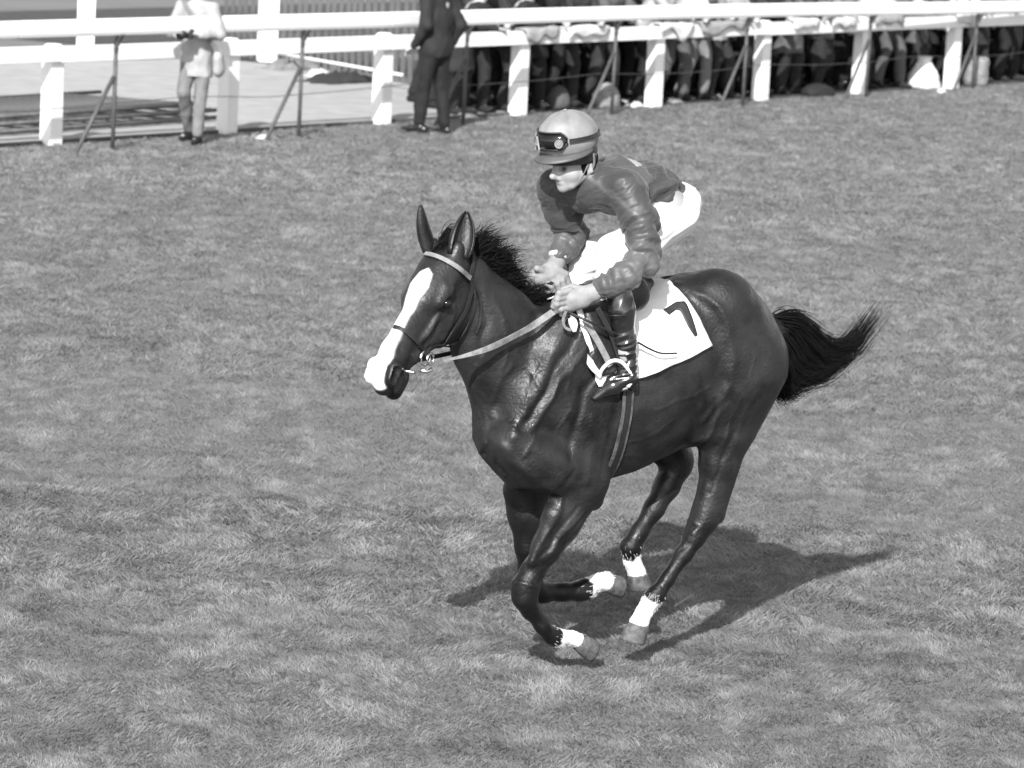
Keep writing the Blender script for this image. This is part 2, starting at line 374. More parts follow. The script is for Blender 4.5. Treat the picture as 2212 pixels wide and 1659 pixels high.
# --- temporary running rail on thin steel posts with raking braces, in front
R0 = Vector((-4.05, 37.67, 0)); R1 = fpt(19.3, .20); RDv = (R1 - R0).normalized(); RNv = Vector((RDv.y, -RDv.x, 0)); 
rr = empty('running_rail', R0); tag(rr, 'white plastic running rail carried on thin steel posts with raking braces', 'rail')
def pxx(p):
    q = RC.T @ (np.array(p) - CC); return 1106 + FPX * q[0] / -q[2]
def t_at(x):
    lo_, hi_ = -6.0, 40.0
    for _ in range(40):
        m_ = (lo_ + hi_) / 2
        if pxx(R0 + RDv * m_) < x: lo_ = m_
        else: hi_ = m_
    return lo_
tr = [-11.6, -8.7, -5.8, -2.9] + [t_at(x_) for x_ in (243, 645, 1000, 1321, 1604, 1870, 2100)]
def rl(t, off, z): p = RDv * t + RNv * off; return V(p.x, p.y, z)
def RZ(t): return float(np.interp(t, tr[4:11] + [tr[10] + 3], [1.225, 1.205, 1.195, 1.190, 1.17, 1.14, 1.09, 1.06]))
for i in range(len(tr)):
    a = tr[i] - 1.45 if i else tr[i] - 4; b_ = (tr[i + 1] - 1.45) if i + 1 < len(tr) else tr[i] + 6
    mb = MB(); prof = [(.0, .085), (.022, .075), (.032, .045), (.032, -.045), (.022, -.075), (.0, -.085), (-.022, -.075), (-.032, -.045), (-.032, .045), (-.022, .075)]
    V_ = []
    for t in (a, b_ - .012):
        for q, zz in prof: V_.append(rl(t, q + .05, RZ(t) + zz))
    n = len(prof); F_ = [(q, (q + 1) % n, n + (q + 1) % n, n + q) for q in range(n)] + [tuple(range(n))[::-1], tuple(range(n, 2 * n))]
    mb.add(V_, F_).build('rail_length', M['paint'], rr, smooth=False)
for i, t in enumerate(tr):
    zt = RZ(t) - .085
    MB().tube([rl(t, 0, -.05), rl(t, 0, zt - .1)], .021, 8).build('steel_post', M['steel'], rr, smooth=True)
    br = MB(); br.tube(spline([rl(t, 0, zt - .18), rl(t + .0, .01, zt - .08), rl(t + .0, .05, zt + .02)], 4), [.022, .025, .028, .03, .032, .036, .04, .045, .05], 6)
    br.build('bracket', M['steel'], rr, smooth=True)
    MB().tube([rl(t - .02, 0, .73), rl(t - .62, .05, -.04)], .021, 8).build('brace', M['steel'], rr, smooth=True)
w = MB(); w.tube([rl(t, -.03, .46 + .03 * math.sin(t * 1.7)) for t in np.arange(-6, 28, 1.2)], .004, 4)
w.build('wire', M['steel'], rr)

# --- far white posts and rail beyond the pavement
def square_post(name, p, hgt, hw, label, grp):
    b = MB(); b.box((0, 0, hgt / 2 - .03), (hw * 2, hw * 1.6, hgt + .06)); o = b.build(name, M['paint'], bevel=.01); o.location = p; o.rotation_euler.z = .15
    tag(o, label, 'post', grp)
square_post('white_post', gp(183, 128), 1.35, .11, 'thick white post standing far left across the pale pavement', 'far white posts across the pavement')
square_post('white_post', gp(576, 134), 1.35, .13, 'thick white post at the far end of the picket fence', 'far white posts across the pavement')

# --- picket fence on the left middle
pf0, pf1 = gp(486, 118), gp(905, 186); pd = (pf1 - pf0); Lp = pd.length; pd.normalize(); pn = Vector((pd.y, -pd.x, 0))
pk = empty('picket_fence', pf0); tag(pk, 'weathered picket fence of upright boards behind the dark suited man', 'fence')
npk = int(Lp / .155); base = None
for i in range(npk):
    if i % 6 == 0 or base is None:
        b = MB(); b.box((0, 0, .70), (.082, .018, 1.42 + random.uniform(-.03, .03)), [pd, pn, (0, 0, 1)]); o = b.build('paling', M['picket'], pk); base = o
    else: o = base.copy(); COL.objects.link(o); o.parent = pk
    p = pd * (i * .155); o.location = (p.x, p.y, 0); o.rotation_euler = (random.uniform(-.02, .02), random.uniform(-.02, .02), 0)
for z in (.35, 1.15):
    b = MB(); p = pd * Lp / 2 - pn * .035; b.box((p.x, p.y, z), (Lp, .04, .08), [pd, pn, (0, 0, 1)]).build('cross_rail', M['picket'], pk)
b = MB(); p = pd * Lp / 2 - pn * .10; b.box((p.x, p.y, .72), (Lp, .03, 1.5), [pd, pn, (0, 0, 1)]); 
M['backing'] = mat('gap_shade', .008, .9, .004)  # added black sheet makes the gaps between palings look shaded
tag(b.build('gap_shade_backing', M['backing']), 'dark screen added behind the picket fence to stand for shade in the gaps', 'backing')
# tubular bar lying along its foot
q0, q1 = gp(505, 130), gp(868, 196); tb = MB(); qd = (q1 - q0).normalized()
bar = empty('low_bar', q0); tag(bar, 'pale low tubular bar on short legs along the foot of the picket fence', 'bar')
q = q1 - q0; MB().tube([(0, 0, .19), (q.x, q.y, .19)], .020, 8).build('bar_tube', M['tarp'], bar, smooth=True)
for s in (.04, .33, .62, .9): p = q * s; MB().tube([(p.x, p.y, -.02), (p.x, p.y, .19)], .02, 8).build('leg', M['picket'], bar, smooth=True)
# crumpled sheets under the bar
def crumple(name, c, rx, ry, hz, m, seed, label, cat, ang=0.0, res=22, grp=None):
    vv, ff = [], []
    for j in range(res):
        for i in range(res):
            u, w_ = i / (res - 1) * 2 - 1, j / (res - 1) * 2 - 1
            r_ = max(0, 1 - (u * u + w_ * w_)); e = noise.noise(Vector((u * 2 + seed, w_ * 2, 0)))
            x_ = u * rx * (1 + .3 * noise.noise(Vector((w_ * 2, seed, 1)))); y_ = w_ * ry * (1 + .3 * noise.noise(Vector((u * 2, seed, 5))))
            z_ = hz * r_ ** .5 * (.55 + .9 * abs(noise.fractal(Vector((u * 2.6 + seed, w_ * 2.6, 2)), 1, 2, 3))) + .01
            vv.append((x_ * math.cos(ang) - y_ * math.sin(ang), x_ * math.sin(ang) + y_ * math.cos(ang), z_))
    ff = [(j * res + i, j * res + i + 1, (j + 1) * res + i + 1, (j + 1) * res + i) for j in range(res - 1) for i in range(res - 1)]
    # close underneath so that it has thickness
    o = obj(name, vv, ff, m, smooth=True); so = o.modifiers.new('t', 'SOLIDIFY'); so.thickness = .012
    o.location = c; tag(o, label, cat, grp); return o
M['darkcloth'] = mat('dark_canvas', 0.03, 0.9, 0.02, 8, bump=0.3)
M['greycloth'] = mat('grey_canvas', 0.22, 0.9, 0.12, 12, bump=0.3)
crumple('tarpaulin', gp(640, 148), .55, .22, .14, M['greycloth'], 3, 'crumpled grey tarpaulin under the low tubular bar', 'tarpaulin', .9)
crumple('tarpaulin', gp(735, 177), .55, .28, .12, M['darkcloth'], 9, 'dark crumpled tarpaulin beside the bar leg', 'tarpaulin', .9)
crumple('newspaper', gp(690, 166), .16, .12, .10, M['tarp'], 5, 'crumpled white paper on the dark tarpaulin', 'paper', .4, 14)

# --- hurdles stacked flat on the pavement at the far left
hd0, hd1 = gp(-120, 312), gp(505, 268); hd = (hd1 - hd0); hl = hd.length; hd.normalize(); hn = Vector((-hd.y, hd.x, 0))
for s, (z, sh, of, lab) in enumerate(((.05, 0, 0, 'lowest steel hurdle of the stack lying flat behind the left white posts'), (.12, .12, .05, 'middle steel hurdle of the flat stack behind the left white posts'), (.19, -.1, .10, 'topmost steel hurdle of the flat stack behind the left white posts'))):
    hr = empty('steel_hurdle', hd0 + hn * (.25 + of) + hd * sh); tag(hr, lab, 'hurdle', 'hurdles lying in a stack')
    for o_, r_ in ((0, .024), (1.45, .022), (.12, .016)):
        mm = M['picket'] if o_ == 0 else M['steel']
        MB().tube([hn * o_ + Vector((0, 0, z)), hn * o_ + hd * hl + Vector((0, 0, z))], r_, 6).build('side_rail', mm, hr, smooth=True)
    src = None
    nb = 34 if s == 2 else 12
    for i in range(nb):
        t = (i + .5) / nb * hl
        if src is None: src = MB().tube([hn * 0.0 + Vector((0, 0, 0)), hn * 1.45 - hd * .55], .011, 5).build('bar', M['steel'], hr, smooth=True); o = src
        else: o = src.copy(); COL.objects.link(o); o.parent = hr
        o.location = hd * t + Vector((0, 0, z))
# ================================================================== THE HORSE
horse = empty('horse', mw=HM)
tag(horse, 'dark bay racehorse with a white blaze and white socks galloping to the left', 'horse')
S = Sculpt(); W = V(0, 1, 0)
# trunk: lofted along the back from measured top line, belly line and width
TR = np.array([  # u, top, bottom, half width
    (-1.02, 1.36, 1.20, .05), (-.97, 1.44, 1.10, .13), (-.88, 1.57, 1.04, .20), (-.75, 1.665, 1.00, .25), (-.62, 1.70, .955, .265), (-.50, 1.692, .90, .272),
    (-.38, 1.655, .855, .285), (-.22, 1.60, .80, .29), (-.05, 1.585, .765, .275), (.10, 1.605, .745, .25), (.22, 1.56, .755, .225), (.34, 1.45, .79, .19),
    (.43, 1.30, .83, .135), (.49, 1.18, .88, .085), (.545, 1.12, .93, .05)])
KS = 16.5 / 16.8            # the body was measured on a plane a little farther off
def ks(p): return V(p[0] * KS, p[1] * KS, CAM_H - (CAM_H - p[2]) * KS)
TR = np.stack([TR[:, 0] * KS, CAM_H - (CAM_H - TR[:, 1]) * KS, CAM_H - (CAM_H - TR[:, 2]) * KS, TR[:, 3] * .97], 1)
def trunk(X, Y, Z):
    t = np.interp(X, TR[:, 0], TR[:, 1]); b = np.interp(X, TR[:, 0], TR[:, 2]); wd = np.interp(X, TR[:, 0], TR[:, 3])
    c = (t + b) / 2; rz = (t - b) / 2; q = (np.abs((Z - c) / rz) ** 2.15 + np.abs(Y / wd) ** 2.15) ** (1 / 2.15)
    d = (q - 1) * np.minimum(rz, wd)
    return np.maximum(d, np.maximum(X - .535, -1.01 - X))
S.func((-1.1, -.34, .68), (.68, .34, 1.8), trunk, .05)
# neck
S.cone(h(1008, 606, .03), h(1072, 728, .01), .118, .188, .06, (W, .52))
S.cone(h(1072, 728, .01), h(1150, 850, 0), .188, .262, .08, (W, .60))
S.cone(h(1075, 800, 0), h(1130, 960, 0), .10, .12, .08, (W, .9))
# breast muscles
for s in (1, -1): S.cone(h(1092, 965, .07 * s), h(1128, 1020, .08 * s), .082, .08, .06)
# near shoulder and foreleg / far shoulder
for s in (1, -1):
    S.cone(h(1240, 720, .12 * s), h(1125, 950, .13 * s), .15, .10, .07, (W, .62))
    S.cone(h(1110, 955, .14 * s), h(1190, 1010, .15 * s), .065, .10, .06)
S.cone(h(1150, 990, .15), h(1255, 1040, .145), .095, .10, .06)
S.cone(h(1250, 900, .15), h(1262, 1045, .15), .11, .095, .07, (W, .7))       # triceps
S.chain([(h(1240, 1070, .145), .096), (h(1212, 1130, .145), .080), (h(1180, 1185, .145), .061), (h(1152, 1232, .14), .047), (h(1136, 1266, .14), .056), (h(1133, 1290, .14), .050),
         (h(1146, 1318, .135), .037), (h(1172, 1352, .13), .031), (h(1192, 1374, .125), .034), (h(1206, 1380, .12), .039)], .03)
S.cone(h(1268, 1062, .14), h(1284, 1085, .14), .045, .032, .04)               # point of elbow
S.chain([(h(1206, 1378, .12), .037), (h(1232, 1378, .12), .030), (h(1252, 1385, .12), .036)], .02)
S.cone(h(1222, 1062, .15), h(1192, 1110, .185), .045, .032, .05); S.cone(h(1192, 1110, .185), h(1150, 1215, .175), .032, .018, .025)             # forearm extensor
S.cone(h(1262, 1100, .17), h(1200, 1200, .155), .025, .015, .025)
S.chain([(h(1135, 1060, -.13), .100), (h(1138, 1110, -.13), .082), (h(1141, 1180, -.13), .056), (h(1144, 1235, -.125), .046), (h(1146, 1266, -.12), .054),
         (h(1170, 1279, -.12), .045), (h(1215, 1279, -.12), .037), (h(1250, 1277, -.12), .041), (h(1266, 1273, -.12), .047)], .03)
S.chain([(h(1266, 1270, -.12), .042), (h(1290, 1258, -.12), .036), (h(1308, 1256, -.12), .045)], .02)
# hindquarters
for s in (1, -1):
    S.cone(h(1560, 660, .13 * s), h(1610, 780, .12 * s), .15, .19, .08, (W, .85))
S.cone(h(1610, 790, .13), h(1568, 940, .145), .155, .108, .08, (W, .8))
S.cone(h(1636, 800, .10), h(1598, 930, .12), .105, .075, .05)
S.cone(h(1560, 800, .17), h(1532, 925, .17), .10, .065, .06, (W, .7))          # quadriceps to stifle
S.chain([(h(1556, 940, .145), .100), (h(1548, 1000, .145), .077), (h(1537, 1058, .145), .058), (h(1528, 1096, .14), .060), (h(1520, 1124, .14), .060), (h(1500, 1160, .14), .046), (h(1478, 1196, .138), .036), (h(1440, 1252, .135), .030),
         (h(1418, 1284, .13), .037), (h(1408, 1296, .13), .039)], .03)
S.cone(h(1590, 960, .14), h(1552, 1108, .14), .05, .030, .03)                  # Achilles tendon to the point of hock
S.ball(h(1549, 1116, .14), .030, .025)
S.chain([(h(1408, 1293, .13), .036), (h(1394, 1318, .125), .034), (h(1380, 1346, .12), .044)], .02)
S.cone(h(1600, 800, -.13), ks((-.34, -.15, 1.02)), .16, .13, .08)
S.chain([(ks((-.34, -.15, 1.0)), .13), (h(1450, 975, -.13), .078), (h(1462, 1004, -.125), .066), (h(1440, 1050, -.12), .056), (h(1412, 1100, -.12), .044), (h(1380, 1150, -.12), .036), (h(1363, 1180, -.12), .046)], .03)
S.ball(h(1474, 988, -.12), .046, .03)
S.chain([(h(1362, 1182, -.12), .043), (h(1365, 1210, -.12), .035), (h(1376, 1238, -.12), .042)], .02)
# dock
S.cone(h(1640, 700, 0), h(1690, 712, -.01), .055, .04, .04)
# head, in its own frame: A poll to muzzle, N out of the forehead, Sd to the near side
hp0 = h(965, 538, .03); hp1 = h(806, 803, .21)
A = hp1 - hp0; HLen = np.linalg.norm(A); A /= HLen
vw = CL - hp0; vw = vw - A * (vw @ A); vw /= np.linalg.norm(vw); Q = np.cross(vw, A)
if Q @ V(1, 0, 0) < 0: Q = -Q
ph = math.radians(47); Nn = math.cos(ph) * Q + math.sin(ph) * vw; Sd = -math.sin(ph) * Q + math.cos(ph) * vw
HS = 1.06
def hd_(a, n, s=0.0): return hp0 + HS * (A * a + Nn * n + Sd * s)
def hc(a0, a1, r0, r1, k=.03, sq=None, sub=False): S.cone(hd_(*a0), hd_(*a1), r0 * HS, r1 * HS, k, sq, sub)
hc((.03, -.05), (.20, -.045), .085, .088, .04, (Sd, 1.0))
hc((.20, -.050), (.50, -.048), .080, .056, .04, (Sd, .84))
hc((.10, -.02), (.26, -.012), .060, .048, .03, (Sd, 1.55))
hc((.50, -.052), (.60, -.064), .056, .046, .03, (Sd, 1.0))
hc((.615, -.085), (.632, -.098), .036, .034, .02, (Sd, 1.25))
for s in (1, -1):
    hc((.20, -.172, .042 * s), (.22, -.168, .042 * s), .110, .102, .03, (Sd, .42))       # cheek
    hc((.24, -.16, .03 * s), (.50, -.118, .022 * s), .070, .030, .03, (Sd, .6))
    hc((.175, -.028, .086 * s), (.235, -.036, .084 * s), .032, .025, .02)               # brow over the eye
    hc((.27, -.085, .072 * s), (.42, -.085, .050 * s), .013, .010, .015)                # facial crest
    hc((.575, -.040, .050 * s), (.615, -.057, .052 * s), .032, .031, .02)               # nostril
    hc((.586, -.036, .074 * s), (.618, -.058, .076 * s), .016, .021, .006, None, True)
    hc((.215, -.058, .110 * s), (.225, -.058, .110 * s), .018, .018, .012, None, True)   # eye socket
    hc((.50, -.118, .050 * s), (.625, -.122, .048 * s), .006, .007, .008, None, True)    # mouth line
    hc((.06, -.02, .052 * s), (.00, .015, .062 * s), .038, .030, .03)                   # ear base
hc((.545, -.145), (.605, -.160), .038, .032, .02, (Sd, 1.15))                           # lower lip and chin
hc((.05, -.10), (.15, -.20), .09, .08, .05, (Sd, .75))                                   # throat
HV, HFc = S.build(.0075, 3)
HV = HV.astype(np.float64)
HNn = normals(HV, HFc)
# ---- strokes: muscles, veins and hollows drawn as polylines on the flank, pushed along the normal
def px(*pts, w=.22): return np.array([h(x, y, w)[[0, 2]] for x, y in pts])
STR = [  # points, width, depth, w used for unprojection
    (px((1490, 606), (1532, 635), (1560, 660), (1574, 700), (1573, 740), (1588, 781), (1578, 830), (1560, 860), (1530, 905), w=.27), .016, .012),
    (px((1530, 670), (1545, 720), (1556, 770), (1562, 815), w=.26), .035, -.020),
    (px((1470, 660), (1500, 700), (1520, 740), w=.27), .04, -.008),
    (px((1606, 700), (1640, 760), (1632, 850), (1600, 930), w=.23), .022, -.010),
    (px((1562, 870), (1540, 930), (1520, 960), (1530, 990), w=.24), .014, .010),
    (px((1545, 960), (1530, 1010), w=.22), .012, -.008),
    (px((1575, 930), (1552, 1000), (1540, 1060), w=.21), .011, -.009),
    (px((1500, 900), (1470, 930), (1430, 950), w=.25), .05, .006),
    (px((1245, 660), (1200, 760), (1150, 860), (1112, 940), w=.2), .020, .012),
    (px((1290, 700), (1230, 800), (1180, 880), (1150, 930), w=.22), .014, .010),
    (px((1265, 690), (1215, 780), (1165, 870), (1130, 930), w=.22), .012, -.011),
    (px((1310, 780), (1262, 850), (1240, 920), (1232, 990), w=.24), .016, -.012),
    (px((1180, 700), (1130, 800), (1075, 920), w=.17), .03, -.014),
    (px((1090, 960), (1120, 1010), (1170, 1050), (1205, 1065), w=.2), .013, .012),
    (px((1075, 985), (1105, 1035), (1160, 1072), w=.18), .016, -.014),
    (px((1150, 985), (1200, 1020), (1240, 1030), w=.22), .02, -.008),
    (px((1330, 870), (1322, 960), (1305, 1050), w=.26), .022, -.010),
    (px((1205, 1080), (1195, 1120), (1165, 1180), (1150, 1225), w=.2), .009, .007),
    (px((1235, 1095), (1200, 1150), (1170, 1205), w=.2), .008, -.007),
    (px((1262, 1105), (1215, 1165), (1180, 1220), w=.19), .008, -.006),
    (px((1125, 1255), (1140, 1258), (1155, 1262), w=.18), .007, .006),
    (px((1500, 1112), (1515, 1135), (1500, 1150), w=.19), .008, .006),
    (px((1485, 1170), (1450, 1222), (1425, 1262), w=.16), .007, -.005),
    (px((1045, 720), (1060, 800), (1090, 900), w=.12), .022, -.010),
    (px((945, 672), (930, 702), (914, 726), w=.16), .007, .006), (px((958, 672), (940, 705), (922, 735), w=.16), .008, -.006),
    (px((966, 606), (968, 630), w=.14), .012, -.008), (px((990, 660), (978, 700), (955, 735), w=.14), .010, .006),
    (px((905, 745), (898, 780), (888, 800), w=.18), .008, -.004), (px((868, 730), (862, 770), w=.19), .010, -.005),
    (px((1040, 640), (1050, 700), (1038, 760), w=.10), .012, -.010), (px((1075, 640), (1095, 720), (1150, 830), w=.13), .010, .006),
    (px((1350, 900), (1420, 870), (1480, 820), w=.27), .03, .006), (px((1380, 960), (1440, 930), (1490, 880), w=.25), .02, -.006),
    (px((1612, 850), (1590, 920), (1570, 980), w=.20), .010, .007), (px((1150, 1330), (1185, 1366), w=.16), .006, -.004),
    (px((1110, 790), (1085, 860), (1070, 930), w=.15), .010, .006), (px((1230, 1010), (1200, 1050), w=.21), .012, -.008),
    (px((1275, 900), (1280, 980), (1265, 1040), w=.23), .014, .008),
    (px((1055, 640), (1110, 710), (1180, 790), w=.12), .020, .006),
]
VEINS = [((1205, 820), (1192, 860), (1168, 900), (1150, 950), (1128, 985)), ((1235, 790), (1222, 840), (1230, 880), (1205, 930)), ((1180, 790), (1150, 840), (1140, 900)), ((1290, 880), (1300, 940), (1330, 980), (1380, 985)),
         ((1400, 880), (1440, 860), (1490, 850), (1520, 830)), ((1590, 850), (1572, 900), (1560, 950), (1548, 1010), (1540, 1060)), ((1610, 760), (1600, 810), (1612, 860)), ((1215, 1075), (1200, 1120), (1172, 1170)), ((1250, 1110), (1215, 1150), (1190, 1195)),
         ((1060, 800), (1075, 860), (1100, 910)), ((1110, 700), (1120, 760), (1105, 820)), ((1545, 880), (1535, 930), (1515, 970)), ((1440, 900), (1410, 930), (1370, 950), (1330, 960))]
UV0 = HV[:, [0, 2]] + np.stack([nz(HV, 16.0, 41.0, 2), nz(HV, 16.0, 49.0, 2)], 1) * .010
for vn in VEINS:
    d = segdist(UV0, px(*vn, w=.21)); HV += HNn * (.0032 * np.exp(-(d / .0075) ** 2) * (np.abs(HNn[:, 1]) > .2) * ~((HV[:, 1] < 0) & (HV[:, 2] < .95)))[:, None]
UZ = HV[:, [0, 2]] + np.stack([nz(HV, 7.0, 1.0, 2), nz(HV, 7.0, 9.0, 2)], 1) * .022
for poly, sg, dp in STR:
    d = segdist(UZ, poly); far_leg = (HV[:, 1] < 0) & (HV[:, 2] < .95)
    sg *= 1.3; dp *= .72
    a = dp * np.exp(-(d / sg) ** 2) * (np.abs(HNn[:, 1]) > .15) * np.where(far_leg, 0, 1)
    HV += HNn * a[:, None]
sel = HV[:, 2] > .9
b = nz(HV[sel], 6.0, 3.1, 2); HV[sel] += HNn[sel] * (b * .0035)[:, None]
HNn = normals(HV, HFc)
# ---- painted coat: R = white marking, G = tone multiplier
tone = np.zeros((len(HV), 2)); tone[:, 1] = 1.0
rel = (HV - hp0) / HS; ca, cn_, cs = rel @ A, rel @ Nn, rel @ Sd
jag = nz(HV, 20.0, 0, 3) * .6
wdt = np.interp(ca, [.10, .135, .16, .22, .28, .36, .46, .56, .66], [-.05, .0, .030, .043, .030, .026, .036, .050, .075])
cen = np.interp(ca, [.1, .25, .4, .6], [.012, .010, -.004, -.012])
bl = (sstep(-.006, .009, wdt - np.abs(cs - cen) + jag * .004) * sstep(.0, .012, cn_ + .055 + .03 * (ca > .5)) * (ca > .09) * (ca < .72))
bl *= 1 - sstep(.0, .01, cs - .028) * sstep(.565, .585, ca)
nos = np.exp(-(((ca - .606) / .03) ** 2 + ((cn_ + .05) / .022) ** 2)) * (np.abs(cs) > .045)
head_m = (ca > -.02) & (HV[:, 0] > .6)
tone[head_m, 0] = bl[head_m]
tone[:, 1] *= np.where(head_m, 1.15 - .8 * nos, 1)
tone[:, 1] *= np.where(head_m & (ca > .5), .75, 1)
def sock(path, s0, reach=.10):
    """white from path point 0 onward (a direction along the limb)"""
    p0, p1 = np.array(path[0]), np.array(path[1]); d = p1 - p0; L = np.linalg.norm(d); d /= L
    r = HV - p0; t = r @ d; rad = np.linalg.norm(r - t[:, None] * d, axis=1)
    tone[:, 0] = np.maximum(tone[:, 0], sstep(-.004, .006, t + jag * .040) * (t < L + .15) * (rad < reach))
sock((h(1206, 1370, .12), h(1255, 1384, .12)), 0, .06)
sock((h(1272, 1270, -.12), h(1312, 1256, -.12)), 0, .07)
sock((h(1403, 1292, .13), h(1380, 1346, .12)), 0, .062)
sock((h(1364, 1206, -.12), h(1376, 1242, -.12)), 0, .06)
low = 1 - sstep(.45, .72, HV[:, 2]); tone[:, 1] *= 1 - .72 * low                     # black points
far_leg_shade = sstep(.0, .05, -.05 - HV[:, 1]) * (1 - sstep(.95, 1.05, HV[:, 2])); tone[:, 1] *= 1 - .4 * far_leg_shade  # far legs coloured darker, painted shade on the side away
tone[:, 1] *= np.clip(1.15 + .5 * nz(HV, 3.2, 5, 3) , .5, 1.8)
sweat = sstep(.05, .35, nz(HV, 5.5, 15, 3)) * np.exp(-((UZ[:, 0] - .25) / .22) ** 2 - ((UZ[:, 1] - 1.15) / .28) ** 2) + sstep(.0, .3, nz(HV * V(1, 1, .8), 14, 25, 3)) * np.exp(-((UZ[:, 0] + .50) / .16) ** 2 - ((UZ[:, 1] - 1.18) / .16) ** 2)
tone[:, 1] *= 1 - .75 * np.clip(sweat, 0, 1) * (1 - tone[:, 0])
tone[:, 1] = tone[:, 1] * (1 - tone[:, 0]) + tone[:, 0] * (1.1 + .25 * nz(HV, 12, 3, 3))
mz = head_m & (ca > .52); tone[mz, 1] *= (1 - .35 * sstep(.52, .66, ca) * sstep(.0, .4, nz(HV, 9, 13, 3)))[mz]
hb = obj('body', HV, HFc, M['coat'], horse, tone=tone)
BVH = BVHTree.FromPolygons([tuple(p) for p in HV], [tuple(q) for q in HFc.tolist()])
def on(x, y, off=.01, w_fallback=.2, bvh=None):
    """the point of the horse's surface seen at a pixel, lifted off it; and its normal"""
    d = HB @ ray(x, y); d /= np.linalg.norm(d)
    r = (bvh or BVH).ray_cast(Vector(CL), Vector(d), 60)
    if r[0] is None:
        p = h(x, y, w_fallback); q = BVH.find_nearest(Vector(p)); return np.array(q[0]) + np.array(q[1]) * off, np.array(q[1])
    n = np.array(r[1]); return np.array(r[0]) + n * off, n
# hooves
def hoof(top, bot, fwd, r0=.036, r1=.055, lab=None):
    top, bot = np.array(top), np.array(bot); ax = bot - top; L = np.linalg.norm(ax); ax /= L
    f = np.array(fwd, float); f = f - ax * (f @ ax); f /= np.linalg.norm(f); sd = np.cross(ax, f); vv, ff = [], []; n = 18
    rings = [(-.15, r0 * .8), (0, r0 * 1.06), (.08, r0 * 1.1), (.85, r1), (.9, r1 * .99), (1.0, r1 * .97), (1.0, r1 * .6), (.88, r1 * .4)]
    for t, r in rings:
        for k in range(n):
            a = 2 * math.pi * k / n; c, s = math.cos(a), math.sin(a)
            vv.append(top + ax * L * t + f * (c * r * (1.08 if c > 0 else .92) + .012 * t) + sd * s * r * .92)
    for i in range(len(rings) - 1):
        for k in range(n): ff.append((i * n + k, i * n + (k + 1) % n, (i + 1) * n + (k + 1) % n, (i + 1) * n + k))
    ff.append(tuple((len(rings) - 1) * n + k for k in range(n)))
    return obj('hoof', vv, ff, M['hoof'], horse)
hoof(h(1250, 1385, .12), h(1284, 1400, .12), h(1250, 1450, .12) - h(1250, 1385, .12), .038, .050)
hoof(h(1310, 1257, -.12), h(1344, 1262, -.12), h(1310, 1320, -.12) - h(1310, 1257, -.12), .040, .048)
hoof(h(1381, 1350, .12), h(1371, 1388, .12), V(1, 0, 0), .046, .060)
hoof(h(1376, 1240, -.12), h(1378, 1274, -.12), h(1430, 1300, -.12) - h(1376, 1240, -.12), .042, .052)
# hair
def hair(name, strands, m, parent, r0=.0025):
    vv, ff = [], []
    for pts in strands:
        n = len(pts); o = len(vv); s = random.uniform(.6, 1.4)
        for i, p in enumerate(pts):
            t = i / (n - 1); r = r0 * s * (1 - t) ** .6 + .0003
            d = np.array(pts[min(i + 1, n - 1)]) - np.array(pts[max(i - 1, 0)]); d /= np.linalg.norm(d) + 1e-9
            a = np.cross(d, V(.3, .5, .8)); a /= np.linalg.norm(a) + 1e-9; b = np.cross(a, d)
            for k in range(3): an = 2.094 * k; vv.append(p + r * (math.cos(an) * a + math.sin(an) * b))
        for i in range(n - 1):
            for k in range(3): ff.append((o + i * 3 + k, o + i * 3 + (k + 1) % 3, o + i * 3 + 3 + (k + 1) % 3, o + i * 3 + 3 + k))
    return obj(name, np.array(vv), np.array(ff), m, parent)
def curl(p0, dirs, L, n=7, wob=.01):
    pts = [np.array(p0, float)]; k = len(dirs) - 1
    ph1, ph2 = random.uniform(0, 6), random.uniform(0, 6)
    for i in range(1, n):
        t = (i - .5) / (n - 1) * k; j = min(int(t), k - 1); d = dirs[j] * (1 - (t - j)) + dirs[j + 1] * (t - j)
        d = d / np.linalg.norm(d)
        pts.append(pts[-1] + d * L / (n - 1) + V(0, math.sin(ph1 + i), math.cos(ph2 + i)) * wob * .4)
    return pts
R3 = lambda s: V(random.gauss(0, s), random.gauss(0, s), random.gauss(0, s))
M['feather'] = mat('white_fetlock_hair', .74, .8, .6, 20)
fe = []
for (p0, p1, n_) in ((h(1202, 1368, .12), h(1250, 1384, .12), 300), (h(1268, 1266, -.12), h(1312, 1257, -.12), 300), (h(1406, 1290, .13), h(1384, 1340, .12), 300), (h(1362, 1202, -.12), h(1376, 1240, -.12), 300)):
    d = p1 - p0; d /= np.linalg.norm(d)
    for i in range(n_):
        c = p0 + (p1 - p0) * random.uniform(.12, .95); q = BVH.find_nearest(Vector(c + R3(.035))); nn_ = np.array(q[1])
        fe.append(curl(np.array(q[0]), [nn_ * .25 + d * 1.0 + R3(.12), nn_ * .10 + d + R3(.15), d + R3(.2)], random.uniform(.008, .016), 4, .0006))
hair('feather', fe, M['feather'], horse, .0008)
for s in (1, -1):
    e = MB(); c = hd_(.222, -.058, .096 * s)
    vv, ff = [], []; n = 12
    sp = Sculpt().ball(c, .0215 * HS, .01); ev, ef = sp.build(.005, 2); obj('eye', ev, ef, M['eye'], horse)
